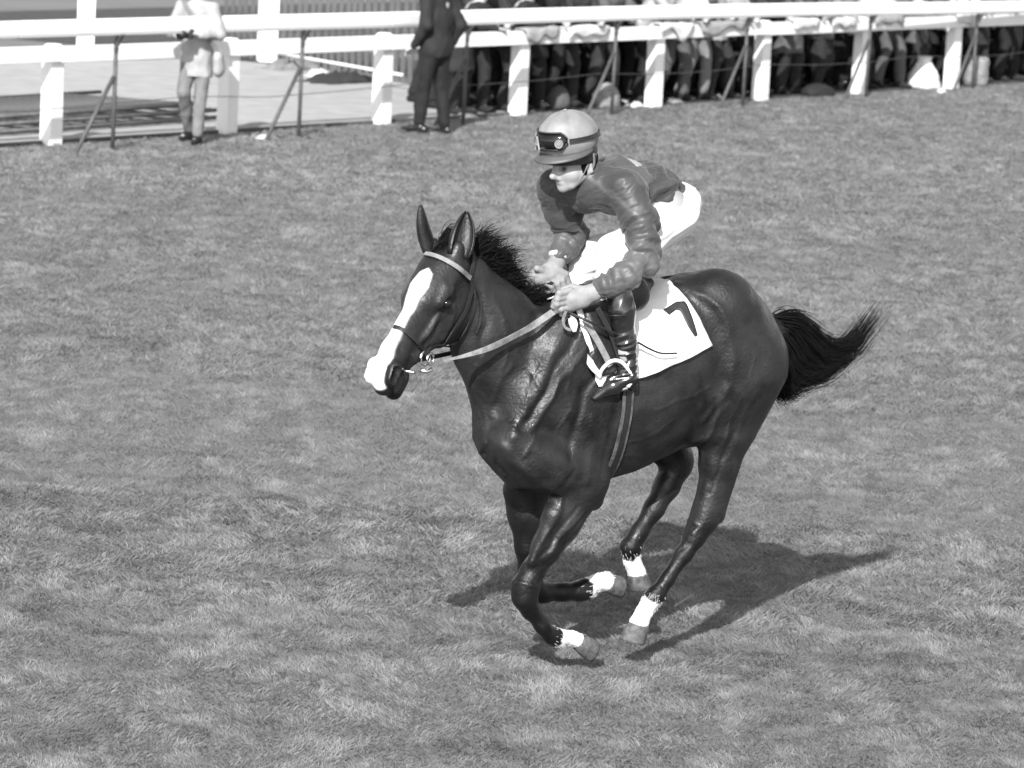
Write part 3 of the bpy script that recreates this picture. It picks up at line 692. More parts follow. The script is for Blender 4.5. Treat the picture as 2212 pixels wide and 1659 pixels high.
# ears: cupped leaves
def ear(base, tip, wid, open_dir):
    base, tip = np.array(base), np.array(tip); ax = tip - base; L = np.linalg.norm(ax); ax /= L
    o = np.array(open_dir, float); o = o - ax * (o @ ax); o /= np.linalg.norm(o); sd = np.cross(ax, o); vv, ff = [], []; nj, nk = 12, 13
    for j in range(nj):
        t = j / (nj - 1); r = wid * (math.sin(math.pi * min(1, .30 + .70 * t)) ** .75) * (1 if t < .98 else .3) * .5 + .002
        for k in range(nk):
            a = math.radians(-128 + 256 * k / (nk - 1)); vv.append(base + ax * L * t - o * math.cos(a) * r * .6 + sd * math.sin(a) * r + o * (.012 * math.sin(math.pi * t)) + ax * 0)
    for j in range(nj - 1):
        for k in range(nk - 1): ff.append((j * nk + k, j * nk + k + 1, (j + 1) * nk + k + 1, (j + 1) * nk + k))
    o_ = obj('ear', vv, ff, M['coat'], horse); so = o_.modifiers.new('t', 'SOLIDIFY'); so.thickness = .006; return o_
ear(hd_(.04, .0, -.052), h(908, 444, -.02), .070, Nn * .3 - Sd * .9)
ear(hd_(.03, .005, .078), h(1008, 458, .06), .098, vw * .8 + Sd * .5 + Nn * .3)
crest = spline([h(1012, 548, .03), h(1034, 548, .03), h(1072, 575, .02), h(1104, 612, .01), h(1138, 652, 0), (h(1190, 690, 0))], 30)
ms = []
for i in range(5200):
    t = random.random(); c = crest[int(t * (len(crest) - 1))]; c = c + R3(.012) + V(0, -.02, -.02)
    lk = noise.noise(Vector((t * 14, 2.2, 0))); L = (.135 if t < .4 else .11) * random.uniform(.5, 1.2) * (1 + .9 * lk)
    lift = (.32 + .8 * noise.noise(Vector((t * 11, 7.7, 0))) + random.gauss(0, .35)) * (1.3 - t)
    ms.append(curl(c, [V(-.45, -.2, lift) + R3(.3), V(-1.0, -.3, lift * .4) + R3(.3), V(-1, -.3, -.3 + 1.1 * lk) + R3(.4)], L))
for i in range(500):   # loose locks lying along the crest
    t = random.random(); c = crest[int(t * (len(crest) - 1))] + R3(.01)
    ms.append(curl(c, [V(-.6, -.6, .5) + R3(.2), V(-.8, -.6, -.4) + R3(.2), V(-.5, -.3, -1) + R3(.2)], random.uniform(.1, .2)))
EAR = (hd_(.03, .005, .078), h(1008, 458, .06)); EAR2 = (hd_(.04, .0, -.052), h(908, 444, -.02))
def clear(ss): return [s_ for s_ in ss if min(segdist(np.array(s_), EAR).min(), segdist(np.array(s_), EAR2).min()) > .040]
ms = clear(ms)
hair('mane', ms, M['hair'], horse, .0019)
fs = []
for i in range(500):
    c = hd_(random.uniform(-.01, .07), .02, random.uniform(-.04, .030)) + R3(.006)
    fs.append(curl(c, [V(-.1, 0, 1.0) + R3(.3), V(-.9, .1, .5) + R3(.3), V(-1, .1, -.3) + R3(.3)], random.uniform(.08, .17)))
fs = clear(fs)
hair('forelock', fs, M['hair'], horse, .0024)
def tl(*p): return [h(x, y, w) for x, y, w in p]
guides = [tl((1664, 690, 0), (1712, 686, -.01), (1748, 712, -.02), (1790, 745, -.03), (1840, 740, -.03), (1893, 668, -.03)),
          tl((1664, 696, 0), (1710, 700, -.01), (1745, 735, -.02), (1780, 765, -.03), (1835, 752, -.03), (1884, 690, -.03)),
          tl((1668, 702, 0), (1705, 720, -.01), (1735, 770, -.02), (1768, 792, -.03), (1820, 772, -.03), (1872, 705, -.03)),
          tl((1668, 706, 0), (1695, 740, 0), (1715, 785, -.01), (1750, 812, -.02), (1800, 792, -.03), (1850, 745, -.03)),
          tl((1668, 710, 0), (1685, 755, .02), (1695, 795, .01), (1725, 815, 0), (1760, 808, -.02), (1815, 770, -.03)),
          tl((1666, 710, 0), (1678, 770, .02), (1688, 815, .02), (1705, 832, 0), (1735, 820, -.02), (1775, 795, -.03)),
          tl((1666, 710, 0), (1676, 780, .03), (1680, 825, .03), (1690, 848, .02), (1700, 838, .0), (1730, 826, -.01))]
gs = [spline(g_, 4) for g_ in guides]; ts = []
for i in range(5200):
    u = random.random() * (len(gs) - 1); u = min(max(u ** 1.15, 0), len(gs) - 1.001); j = int(u); fr = u - j; L = .32 + .74 * random.random() ** 1.35
    n = len(gs[0]); e1, e2 = R3(.006), R3(.026); ph1 = random.uniform(0, 6)
    P = []
    for k in range(12):
        t = k / 11 * L * (n - 1); a = int(min(t, n - 2)); q = t - a
        p = (gs[j][a] * (1 - q) + gs[j][a + 1] * q) * (1 - fr) + (gs[j + 1][a] * (1 - q) + gs[j + 1][a + 1] * q) * fr
        tt = k / 11; P.append(p + e1 + e2 * tt ** .7 * (1.2 - .2 * tt) + V(0, .02 * math.sin(ph1) * math.sin(3.1 * tt), .006 * math.sin(ph1 + 5 * tt)))
    ts.append(P)
for i in range(40):  # stray hairs under the tail
    a = h(1672 + random.uniform(0, 20), 815 + random.uniform(-15, 25), .02); ts.append(spline([a, a + V(-.06, -.03, -.05) + R3(.015), a + V(-.15, -.05, -.03) + R3(.03)], 4))
hair('tail', ts, M['hair'], horse, .0017)

# ================================================================== TACK
def strap_on(mb, pts, w, off=.006, n=6, t=.005):
    P, Nn_ = [], []
    for p in spline([V(x, y, 0) for x, y in pts], n): a, b = on(p[0], p[1], off); P.append(a); Nn_.append(b)
    P = [P[0]] + [(P[i - 1] + P[i] * 2 + P[i + 1]) / 4 for i in range(1, len(P) - 1)] + [P[-1]]
    Nn_ = [Nn_[0]] + [(Nn_[i - 1] + Nn_[i] + Nn_[i + 1]) / 3 for i in range(1, len(Nn_) - 1)] + [Nn_[-1]]
    mb.strap(P, Nn_, w, t); return P
bridle = empty('bridle', mw=HM); tag(bridle, 'racing bridle with a pale browband, dark cheek straps and bright bit rings', 'bridle')
def bstrap(name, pts, w, m, off=.006): mb = MB(); strap_on(mb, pts, w, off); return mb.build(name, m, bridle)
bstrap('browband', [(921, 552), (932, 554), (955, 562), (985, 578), (1012, 600)], .020, M['lightstrap'], .010)
bstrap('headpiece', [(1012, 598), (1018, 570), (1020, 545)], .020, M['leather'], .008)
bstrap('cheekpiece', [(1014, 600), (1016, 625), (1005, 665), (985, 700), (962, 735), (940, 770)], .017, M['leather'], .008)
bstrap('cheekpiece', [(1020, 612), (1024, 650), (1014, 690), (992, 730), (965, 762)], .012, M['leather'], .006)
bstrap('throatlatch', [(1026, 615), (1036, 650), (1036, 690), (1026, 720)], .012, M['leather'], .006)
bstrap('noseband', [(853, 708), (867, 712), (885, 727), (905, 745), (925, 765)], .015, M['leather'], .007)
for (x, y, r, w_) in ((936, 782, .030, 0), (950, 790, .022, 0)):
    c, n_ = on(min(x, 938), y, .012, .2); c = c + (h(x, y, .2) - h(min(x, 938), y, .2))
    ring = [c + r * HS * (math.cos(a) * A + math.sin(a) * Nn * 1.0) + n_ * .0 for a in np.linspace(0, 2 * math.pi, 20)]
    MB().tube(ring, .0055, 6, cap=False).build('bit_ring', M['metal'], bridle, smooth=True)
MB().tube([hd_(.53, -.115, -.06), hd_(.53, -.115, .085)], .007, 8).build('bit_bar', M['metal'], bridle, smooth=True)
MB().tube([h(908, 800, .2), h(922, 803, .205), h(934, 797, .21)], .009, 8).build('bit_cheek', M['metal'], bridle, smooth=True)
# reins
hand_n = h(1196, 672, .19)
rp = spline([h(957, 779, .20), h(1000, 770, .19), h(1060, 750, .185), h(1130, 715, .19), h(1165, 694, .195), hand_n + V(-.02, 0, .01)], 5)
rw = [.012] * 3 + list(np.linspace(.012, .026, 8)) + [.028] * (len(rp) - 11)
mb = MB(); nn = [V(.1, 1, .1) * 1.0 + V(0, 0, .5 * math.sin(i * .35)) for i in range(len(rp))]
mb.strap(rp, nn, rw, .004); rn = mb.build('rein', M['lightstrap'], bridle)
rp2 = spline([hd_(.53, -.115, -.07), h(1040, 745, -.16), h(1120, 690, -.14), h(1165, 630, -.12), h(1195, 610, -.06)], 5)
MB().strap(rp2, [V(0, -1, .2)] * len(rp2), .02, .004).build('rein', M['leather'], bridle)
# number cloth
NB = 26; NR = 34
ctop = [h(x, y, 0) for x, y in ((1255, 640), (1480, 600))]
def cloth_side(sgn):
    rows = []
    for i in range(NB):
        s = i / (NB - 1)
        # bottom edge and top (spine) edge, in horse space
        bot = np.array([h(x, y, .28) for x, y in ((1300, 838), (1385, 817), (1465, 784), (1541, 750))]); q = s * 3; j = min(int(q), 2); b_ = bot[j] * (1 - (q - j)) + bot[j + 1] * (q - j)
        tu = h(1222, 640, .12)[0] * (1 - s) + h(1462, 625, .12)[0] * s
        rows.append((tu, b_[0], b_[2]))
    return rows
CG = cloth_side(1)
def surf(u, z, sgn, off):
    r = BVH.ray_cast(Vector((u, sgn * .6, z)), Vector((0, -sgn, 0)), 1.0)
    if r[0] is None: r = BVH.find_nearest(Vector((u, sgn * .05, z)))
    n_ = np.array(r[1]); p = np.array(r[0]); return p + n_ * off
cv, cf = [], []
def col(i):
    tu, bu, bz = CG[i]; out = []
    zt = float(BVH.ray_cast(Vector((tu, 0, 2.4)), Vector((0, 0, -1)), 3)[0].z)
    side = {}
    for sgn in (1, -1):
        L = []
        for j in range(NR):
            t = j / (NR - 1); th = t * t * (3 - 2 * t) * .0 + t
            # angular sweep from the spine down to the hem
            a = math.radians(88) * (1 - th); zc = 1.28; 
            zz = zt + (bz - zt) * (1 - math.cos(th * math.pi / 2)) ** .75; uu = tu + (bu - tu) * ((zt - zz) / (zt - bz))
            if th < .12: 
                yy = sgn * .10 * th / .12; q = BVH.ray_cast(Vector((uu, yy, 2.4)), Vector((0, 0, -1)), 3); L.append(np.array(q[0]) + V(0, 0, .014))
            else: L.append(surf(uu, zz, sgn, .013))
        side[sgn] = L
    return side[-1][::-1] + side[1][1:]
cols = [col(i) for i in range(NB)]; m_ = len(cols[0]); arr = np.array(cols)
for _ in range(3): arr[1:-1, 1:-1] = (arr[1:-1, 1:-1] * 2 + arr[:-2, 1:-1] + arr[2:, 1:-1] + arr[1:-1, :-2] + arr[1:-1, 2:]) / 6
for i in range(NB):
    for j in range(m_):
        arr[i, j, 1] += (1 if arr[i, j, 1] > 0 else -1) * .010 * noise.fractal(Vector((i * .16, j * .11, 3)), 1, 2, 3) * min(1, abs(arr[i, j, 1]) / .15)
# keep the hem lifted slightly and rippled
for i in range(NB):
    for j in (0, 1, 2, m_ - 3, m_ - 2, m_ - 1):
        k = (3 - min(j, m_ - 1 - j)) / 3; sg = -1 if j < 5 else 1; arr[i, j, 1] += sg * k * (.006 + .004 * math.sin(i * .7))
cv = arr.reshape(-1, 3); cf = np.array([(i * m_ + j, i * m_ + j + 1, (i + 1) * m_ + j + 1, (i + 1) * m_ + j) for i in range(NB - 1) for j in range(m_ - 1)])
ct = np.zeros((len(cv), 2)); ct[:, 1] = 1.0
ridge = px((1374, 735), (1430, 716), (1455, 705), (1480, 722), (1500, 733), w=.28)
nc = empty('number_cloth', mw=HM); tag(nc, 'white number cloth with a black 7 under the saddle', 'saddlecloth')
co = obj('cloth', cv, cf, M['cloth'], nc, tone=ct); so = co.modifiers.new('t', 'SOLIDIFY'); so.thickness = .006; so.offset = 1
CB = BVHTree.FromPolygons([tuple(p) for p in cv], [tuple(q) for q in cf.tolist()])
def onc(x, y, off):
    d = HB @ ray(x, y); d /= np.linalg.norm(d); r = CB.ray_cast(Vector(CL), Vector(d), 60)
    if r[0] is None: return on(x, y, off + .015)[0]
    n_ = np.array(r[1]); n_ = n_ if n_ @ V(0, 1, 0) > 0 else -n_; return np.array(r[0]) + n_ * off
def patch(name, lines, m, parent, off, n=10, k=4, thick=.0015):
    """surface between two pixel polylines laid on the number cloth"""
    A_, B_ = [spline([V(x, y, 0) for x, y in L], n) for L in lines]; N_ = min(len(A_), len(B_)); vv = []
    for i in range(N_):
        for j in range(k + 1): q = A_[i] * (1 - j / k) + B_[i] * (j / k); vv.append(onc(q[0], q[1], off))
    ff = [(i * (k + 1) + j, i * (k + 1) + j + 1, (i + 1) * (k + 1) + j + 1, (i + 1) * (k + 1) + j) for i in range(N_ - 1) for j in range(k)]
    o = obj(name, vv, ff, m, parent); so = o.modifiers.new('t', 'SOLIDIFY'); so.thickness = thick; so.offset = 0; return o
patch('numeral_bar', [[(1431, 672), (1446, 663), (1462, 654), (1479, 657)], [(1444, 683), (1456, 674), (1466, 668), (1477, 670)]], M['black'], nc, .0095)
patch('numeral_stem', [[(1468, 654), (1480, 656), (1494, 690), (1504, 725)], [(1459, 671), (1469, 676), (1483, 704), (1498, 728)]], M['black'], nc, .0105)
# saddle
saddle = empty('saddle', mw=HM); tag(saddle, 'small dark leather racing saddle with a white edged flap, irons and girth', 'saddle')
S2 = Sculpt()
S2.cone(ks((-.02, 0, 1.625)), ks((-.20, 0, 1.63)), .045, .05, .04, (W, 2.2)); S2.cone(ks((-.22, 0, 1.64)), ks((-.27, 0, 1.66)), .04, .03, .03, (W, 2.6)); S2.cone(ks((.02, 0, 1.62)), ks((.05, 0, 1.635)), .030, .022, .03, (W, 1.6))
for s in (1,):
    S2.cone(h(1350, 618, .20), h(1368, 632, .235), .045, .062, .04, (W, .5)); S2.cone(h(1368, 628, .22), h(1376, 642, .24), .055, .055, .03, (W, .45))
    S2.cone(h(1350, 618, .20) * V(1, -1, 1), h(1368, 632, .235) * V(1, -1, 1), .045, .062, .04, (W, .5))
sv, sf = S2.build(.008, 2); obj('seat', sv, sf, M['leather'], saddle)
# flap lies over the cloth; its leading edge is bound in white
def flap(sgn):
    L1 = [(1228, 668), (1232, 700), (1244, 735), (1268, 785), (1292, 812)]; L2 = [(1330, 640), (1345, 670), (1350, 710), (1345, 760), (1322, 806)]
    A_, B_ = [spline([V(x, y, 0) for x, y in L], 6) for L in (L1, L2)]; vv = []; k = 8
    for i in range(len(A_)):
        for j in range(k + 1): q = A_[i] * (1 - j / k) + B_[i] * (j / k); p = onc(q[0], q[1], .0); p = p + V(0, .018, 0); vv.append(p * V(1, sgn, 1))
    ff = [(i * (k + 1) + j, i * (k + 1) + j + 1, (i + 1) * (k + 1) + j + 1, (i + 1) * (k + 1) + j) for i in range(len(A_) - 1) for j in range(k)]
    o = obj('saddle_flap', vv, ff, M['leather'], saddle); so = o.modifiers.new('t', 'SOLIDIFY'); so.thickness = .006; so.offset = 0
    ep = [vv[i * (k + 1)] for i in range(len(A_))]; n_ = len(ep); ww = [.012 + .020 * math.sin(math.pi * min(1, max(0, (i / n_ - .15) / .85))) for i in range(n_)]
    e = MB().strap([p + V(.004, sgn * .006, 0) for p in ep], [V(.25, sgn * 1, .1)] * n_, ww, .007); e.build('edge_binding', M['white'], o)
flap(1); flap(-1)
# looped strap end at the pommel, pale
lp = [h(x, y, .235) for x, y in ((1222, 672), (1216, 690), (1219, 706), (1232, 712), (1245, 706), (1240, 690), (1232, 680))]
MB().strap(spline(lp, 4), [V(0, 1, 0)] * (4 * 6 + 1), .012, .005).build('breast_strap_loop', M['lightstrap'], saddle)
mb = MB().strap(spline([h(1232, 686, .24), h(1238, 700, .245), h(1240, 716, .245)], 4), [V(0, 1, 0)] * 9, [.02, .03, .036, .038, .038, .036, .03, .022, .015], .006); mb.build('padding', M['white'], saddle)
# stirrup leather and iron
def stir(sgn, dw=0.0):
    w_ = .285
    a = [h(1262, 690, .25), h(1292, 740, .27), h(1318, 790, .29)]
    b_ = [h(1290, 665, .25), h(1318, 720, .27), h(1338, 775, .29)]
    for q, ww in ((a, .028), (b_, .024)): MB().strap([p * V(1, sgn, 1) for p in spline(q, 5)], [V(0, sgn, 0)] * 11, ww, .005).build('stirrup_leather', M['lightstrap'] if (q is a and sgn > 0) else M['leather'], saddle)
    ir = spline([h(1299, 832, .24), h(1296, 812, .26), h(1303, 795, .28), h(1322, 780, .30), h(1342, 782, .315), h(1358, 800, .325), h(1366, 820, .325), h(1356, 836, .325)], 5)
    MB().tube([p * V(1, sgn, 1) for p in ir], .0085, 8).build('stirrup_iron', M['white'], saddle, smooth=True)
    MB().tube([p * V(1, sgn, 1) for p in (h(1299, 833, .24), h(1328, 846, .28), h(1356, 838, .325))], .008, 8).build('stirrup_tread', M['metal'], saddle, smooth=True)
stir(1); stir(-1)
# girth: goes down from the saddle and under the belly
gv = []; gw = .058
for j in range(40):
    a = math.radians(70 - 320 * j / 39)
gpts, gn = [], []
for j in range(60):
    a = math.radians(20 - 220 * j / 59); o_ = Vector((-.055, 0, 1.18)); dr = Vector((0, math.cos(a), math.sin(a)))
    r = BVH.ray_cast(o_ + dr * .9, -dr, 1.2); 
    if r[0] is None: continue
    c_ = np.array(r[0]); k = (c_[2] - .76) * .12; c_[0] += k * .0
    gpts.append(c_ + np.array(dr) * .010); gn.append(np.array(dr))
for _ in range(6): gpts = [gpts[0]] + [(gpts[i - 1] + gpts[i] * 2 + gpts[i + 1]) / 4 for i in range(1, len(gpts) - 1)] + [gpts[-1]]
GOFF = [p + V(.02 + (1.3 - p[2]) * .03, 0, 0) * 1.0 for p in gpts]
MB().strap(GOFF, gn, .054, .006).build('girth', M['girth'], saddle, smooth=False)
MB().strap([p + n_ * .006 for p, n_ in zip(GOFF, gn)], gn, .026, .004).build('girth_strap', M['leather'], saddle)
# ================================================================== THE JOCKEY
jk = empty('person', mw=HM)
tag(jk, 'jockey in dark silks and a pale cap crouching over the galloping horse, holding the reins', 'jockey')
fw = HB @ V(-.74, -.62, -.20); fw /= np.linalg.norm(fw); upv = V(0, 0, 1.0) - fw * fw[2]; upv /= np.linalg.norm(upv)
lf = np.cross(upv, fw)
if (lf @ (CL - h(1242, 345, 0))) < 0: lf = -lf
roll_ = math.radians(0); JC = h(1241, 345, .02); JS = 1.04
def hj(a, b, c): return JC + JS * (fw * a + lf * b + upv * c)
# ---- body: one continuous figure; the clothes are shells a little outside it
arm_n = [(h(1352, 414, .18), .055), (h(1384, 490, .26), .045), (h(1390, 562, .315), .042), (h(1350, 596, .325), .036), (h(1298, 624, .27), .026)]
arm_f = [(h(1200, 408, -.17), .054), (h(1222, 470, -.215), .048), (h(1238, 508, -.22), .042), (h(1222, 535, -.18), .034), (h(1205, 556, -.15), .027)]
leg_n = [(h(1452, 464, .10), .088), (h(1390, 515, .165), .075), (h(1325, 546, .18), .055), (h(1322, 590, .215), .047), (h(1340, 640, .255), .046), (h(1350, 760, .285), .028), (h(1356, 805, .285), .027)]
leg_f = [(h(1452, 464, -.10), .088), (h(1375, 528, -.14), .072), (h(1292, 548, -.18), .056), (h(1252, 590, -.22), .047)]
l2 = [p * V(1, -1, 1) for p, r in leg_n[4:]]; leg_f += [(l2[0], .050), (l2[1], .038), (l2[2], .035)]
tor = [(h(1448, 455, 0), .088), (h(1405, 418, 0), .092), (h(1345, 398, 0), .100), (h(1298, 398, .01), .085)]
B = Sculpt(); tq = (W, 1.45)
def head_prims(S, c0, k=.012):
    def f(a, b, r0, r1, k=k, sq=None, sub=False):
        if a[0] > .055 or abs(a[1]) > .07: a = (a[0], a[1], a[2] - .026 * min(1, max(0, (a[2] + .11) / .05))); b = (b[0], b[1], b[2] - .026 * min(1, max(0, (b[2] + .11) / .05)))
        S.cone(hj(*a), hj(*b), r0 * JS, r1 * JS, k, sq, sub)
    f((.0, 0, .055), (-.015, 0, .04), .088, .088, .02)                                 # skull
    f((.035, 0, .01), (.045, 0, -.03), .066, .058, .03)
    f((.052, 0, -.045), (.066, 0, -.088), .044, .026, .03)                             # jaw to chin
    for s in (1, -1):
        f((-.005, .052 * s, -.045), (.050, .028 * s, -.088), .026, .020, .03)          # jaw line
        f((.058, .034 * s, -.018), (.052, .044 * s, -.02), .026, .024, .02)            # cheek bone
        f((.092, .030 * s, .018), (.100, .030 * s, .012), .015, .015, .012, None, True)  # eye socket
        f((.078, .012 * s, .032), (.070, .044 * s, .030), .013, .011, .012)            # brow
        f((.072, .030 * s, .010), (.073, .030 * s, .009), .0125, .0125, .004)          # eyeball
        f((-.012, .078 * s, .01), (-.016, .082 * s, -.018), .014, .010, .008, (fw, .8))  # ear
        f((-.004, .092 * s, .004), (-.006, .092 * s, -.008), .006, .005, .004, None, True)
        f((.098, .011 * s, -.030), (.096, .012 * s, -.030), .009, .009, .008)          # nostril wing
    f((.086, 0, .022), (.126, 0, -.016), .011, .0135, .012)                             # nose
    f((.112, 0, -.022), (.100, 0, -.030), .012, .010, .01)
    f((.090, -.014, -.052), (.090, .014, -.052), .0085, .0085, .008)                   # upper lip
    f((.086, -.012, -.068), (.086, .012, -.068), .009, .009, .008)                     # lower lip
    f((.100, -.020, -.060), (.100, .020, -.060), .003, .003, .004, None, True)
    f((.080, 0, -.094), (.078, 0, -.096), .018, .018, .015)                            # chin
head_prims(B, None)
B.cone(hj(-.01, 0, -.03), h(1290, 395, .02), .056, .062, .03)
B.chain(tor, .06, tq); B.chain([(h(1290, 402, .04), .055), arm_n[0]], .05); B.chain([(h(1280, 402, -.02), .055), arm_f[0]], .05)
B.chain(arm_n, .03); B.chain(arm_f, .03); B.chain(leg_n, .04); B.chain(leg_f, .04)
for q in (1, -1): B.chain([(h(1352, 812, .285) * V(1, q, 1), .030), (h(1325, 834, .27) * V(1, q, 1), .028), (h(1298, 850, .255) * V(1, q, 1), .018)], .02)
bv, bf = B.build(.0055, 1); bv = bv.astype(float)
bt = np.zeros((len(bv), 2)); bt[:, 1] = 1
r_ = (bv - JC) / JS; a_, b_, c_ = r_ @ fw, r_ @ lf, r_ @ upv
eye = np.exp(-(((np.abs(b_) - .030) / .014) ** 2 + ((c_ + .017) / .0095) ** 2)) * (a_ > .06)
brow = np.exp(-(((np.abs(b_) - .030) / .018) ** 2 + ((c_ - .008) / .007) ** 2)) * (a_ > .06)
mouth = np.exp(-((b_ / .022) ** 2 + ((c_ + .083) / .006) ** 2)) * (a_ > .07)
socket_shade = np.exp(-(((np.abs(b_) - .030) / .019) ** 2 + ((c_ + .008) / .014) ** 2)) * (a_ > .055)  # eye socket recess darkened in the skin tone as painted shade
bt[:, 1] = 1 - .95 * eye - .75 * brow - .6 * mouth - .25 * socket_shade
bt[:, 1] *= np.where((c_ > .022), .10, 1)  # skin above the brow painted dark as shade under the helmet
obj('body', bv, bf, M['skin'], jk, tone=np.clip(bt, .03, 2))
# ---- jersey
J = Sculpt()
J.cone(h(1446, 440, 0), h(1400, 408, 0), .088, .104, .06, (W, 1.5)); J.cone(h(1400, 408, 0), h(1335, 400, 0), .104, .112, .06, (W, 1.5)); J.cone(h(1335, 400, 0), h(1285, 408, .0), .112, .09, .06, (W, 1.5))
J.cone(h(1270, 412, 0), h(1268, 430, -.03), .06, .06, .05, (W, 1.6))
J.cone(h(1280, 392, .03), h(1352, 412, .18), .070, .082, .05); J.cone(h(1270, 398, -.02), h(1202, 406, -.165), .066, .078, .05)
J.chain([(h(1352, 412, .185), .082), (h(1384, 480, .255), .070), (h(1391, 545, .31), .064), (h(1388, 568, .32), .062)], .03)
J.chain([(h(1388, 568, .32), .060), (h(1352, 596, .328), .056), (h(1318, 613, .295), .047), (h(1300, 622, .272), .040)], .02)
J.chain([(h(1200, 405, -.17), .080), (h(1215, 455, -.20), .078), (h(1236, 504, -.22), .062), (h(1220, 536, -.18), .050), (h(1207, 553, -.155), .042)], .03)
J.cone(hj(-.03, 0, -.06), h(1292, 398, .02), .066, .075, .03)
J.cone(hj(.01, 0, -.055), hj(-.03, 0, -.02), .062, .064, .01, None, True)
jv, jf = J.build(.0052, 1); jv = jv.astype(float); jn = normals(jv, jf)
def axis_t(v, pts):
    """arc length and radial distance along a polyline"""
    best = np.full(len(v), 1e9); arc = np.zeros(len(v)); acc = 0
    for (a, _), (b, _) in zip(pts[:-1], pts[1:]):
        ba = b - a; L = np.linalg.norm(ba); t = np.clip(((v - a) @ ba) / (L * L), 0, 1); d = np.linalg.norm(v - a - t[:, None] * ba, axis=1)
        m = d < best; best[m] = d[m]; arc[m] = acc + t[m] * L; acc += L
    return arc, best
dn, rn_ = axis_t(jv, arm_n); df_, rf_ = axis_t(jv, arm_f)
wn_, wf_ = sstep(.11, .075, rn_), sstep(.11, .075, rf_)
def folds(v, freq, seed, diag):
    q = np.array([noise.noise(Vector((float(p[0]) * 7 + seed, float(p[1]) * 7, float(p[2]) * 7))) for p in v]); return np.abs(np.sin(diag * freq + q * 3.2)) ** .6
def rfold(v, arc, f1, f2, seed):
    return np.array([max(-.35, 1 - 2.2 * abs(noise.fractal(Vector((float(a) * f1 + seed, float(p[0] + .5 * p[2]) * f2, float(p[1] - .5 * p[2]) * f2)), 1.0, 2.0, 2))) for p, a in zip(v, arc)])
fa = rfold(jv, dn + .35 * (jv @ V(.5, .5, .3)), 13, 5, 1.0); fb = rfold(jv, df_ + .3 * (jv @ V(.3, .6, .3)), 12, 4, 4.0)
body_d = jv @ V(.65, .15, .75); fc = rfold(jv, body_d, 9, 4, 9.0)
back = sstep(.02, -.12, jv[:, 0] - (h(1350, 400, 0)[0])) 
dis = (fa - .5) * .019 * wn_ * sstep(.03, .14, dn) + (fb - .5) * .019 * wf_ * sstep(.04, .12, df_) + (fc - .6) * .012 * (1 - wn_) * (1 - wf_)
strain = rfold(jv, jv @ V(-.2, .1, 1.0) + .45 * jv[:, 0], 22, 3, 12.0); dis += (strain - .6) * .014 * back * (1 - wn_) + .0026 * rfold(jv, jv @ V(.4, .2, .9), 34, 20, 31.0)
jv += jn * dis[:, None]
jt = np.zeros((len(jv), 2)); jt[:, 1] = 1.0
lower = np.maximum(wn_ * sstep(.24, .26, dn), wf_ * sstep(.185, .20, df_)); jt[:, 1] += .7 * lower       # paler knitted cuffs and forearms
dia = segdist(jv[:, [0, 2]], px((1325, 362), (1345, 372), w=0)); jt[:, 1] += .5 * (dia < .052) * (jv[:, 2] > h(1336, 385, 0)[2])
yoke = segdist(jv[:, [0, 2]], px((1280, 375), (1300, 410), (1335, 462), w=.14)); jt[:, 1] += 1.0 * np.exp(-(yoke / .009) ** 2) * (jv[:, 1] > .05)
obj('jersey', jv, jf, M['silk'], jk, tone=jt)
# ---- breeches
K = Sculpt()
K.cone(h(1466, 436, 0), h(1450, 462, 0), .088, .098, .05, (W, 1.5))
K.chain([(h(1455, 466, .085), .106), (h(1390, 515, .16), .090), (h(1326, 548, .175), .076), (h(1318, 590, .205), .066)], .04)
K.chain([(h(1455, 466, -.085), .106), (h(1378, 528, -.14), .084), (h(1294, 549, -.175), .076), (h(1250, 592, -.215), .064)], .04)
K.cone(h(1318, 590, .205), h(1333, 620, .24), .064, .054, .02); K.cone(h(1250, 592, -.215), leg_f[4][0], .062, .054, .02)
kv, kf = K.build(.0065, 2); kv = kv.astype(float); kn = normals(kv, kf)
kf_ = rfold(kv, kv @ V(.3, .2, 1.0), 16, 4, 2.0); kv += kn * ((kf_ - .6) * .007)[:, None]
obj('breeches', kv, kf, M['white'], jk)
# ---- boots with turned tops
for s in (1, -1):
    Bt = Sculpt(); m3 = V(1, s, 1)
    Bt.chain([(h(1335, 616, .245) * m3, .061), (h(1343, 670, .272) * m3, .058), (h(1350, 735, .285) * m3, .048), (h(1354, 785, .287) * m3, .042), (h(1358, 812, .287) * m3, .042)], .02)
    Bt.cone(h(1366, 828, .287) * m3, h(1356, 820, .287) * m3, .026, .036, .02); Bt.cone(h(1350, 815, .285) * m3, h(1322, 834, .27) * m3, .047, .043, .02); Bt.cone(h(1320, 833, .27) * m3, h(1284, 860, .25) * m3, .041, .016, .015)
    Bt.cone(h(1372, 838, .288) * m3, h(1366, 834, .288) * m3, .018, .02, .01)
    v_, f_ = Bt.build(.0055, 2); v_ = v_.astype(float); n_ = normals(v_, f_)
    zt = sstep(h(1340, 690, .28)[2], h(1350, 770, .28)[2], v_[:, 2]) * sstep(h(1358, 830, .28)[2], h(1354, 800, .28)[2], v_[:, 2])
    fo = rfold(v_, v_ @ V(.35, .1, 1.0), 26, 7, 3.0); fo2 = rfold(v_, v_ @ V(.9, .1, .5), 12, 6, 8.0); v_ += n_ * ((fo - .6) * .012 * zt + (fo2 - .6) * .004)[:, None]
    bo = obj('boot', v_, f_, M['boot'], jk)
    MB().tube([h(1343 + 27 * math.cos(a) * 1.0, 682, .276 + .058 * math.sin(a)) * m3 for a in np.linspace(0, 2 * math.pi, 18)], .003, 5, cap=False).build('boot_seam', M['leather'], bo, smooth=True)
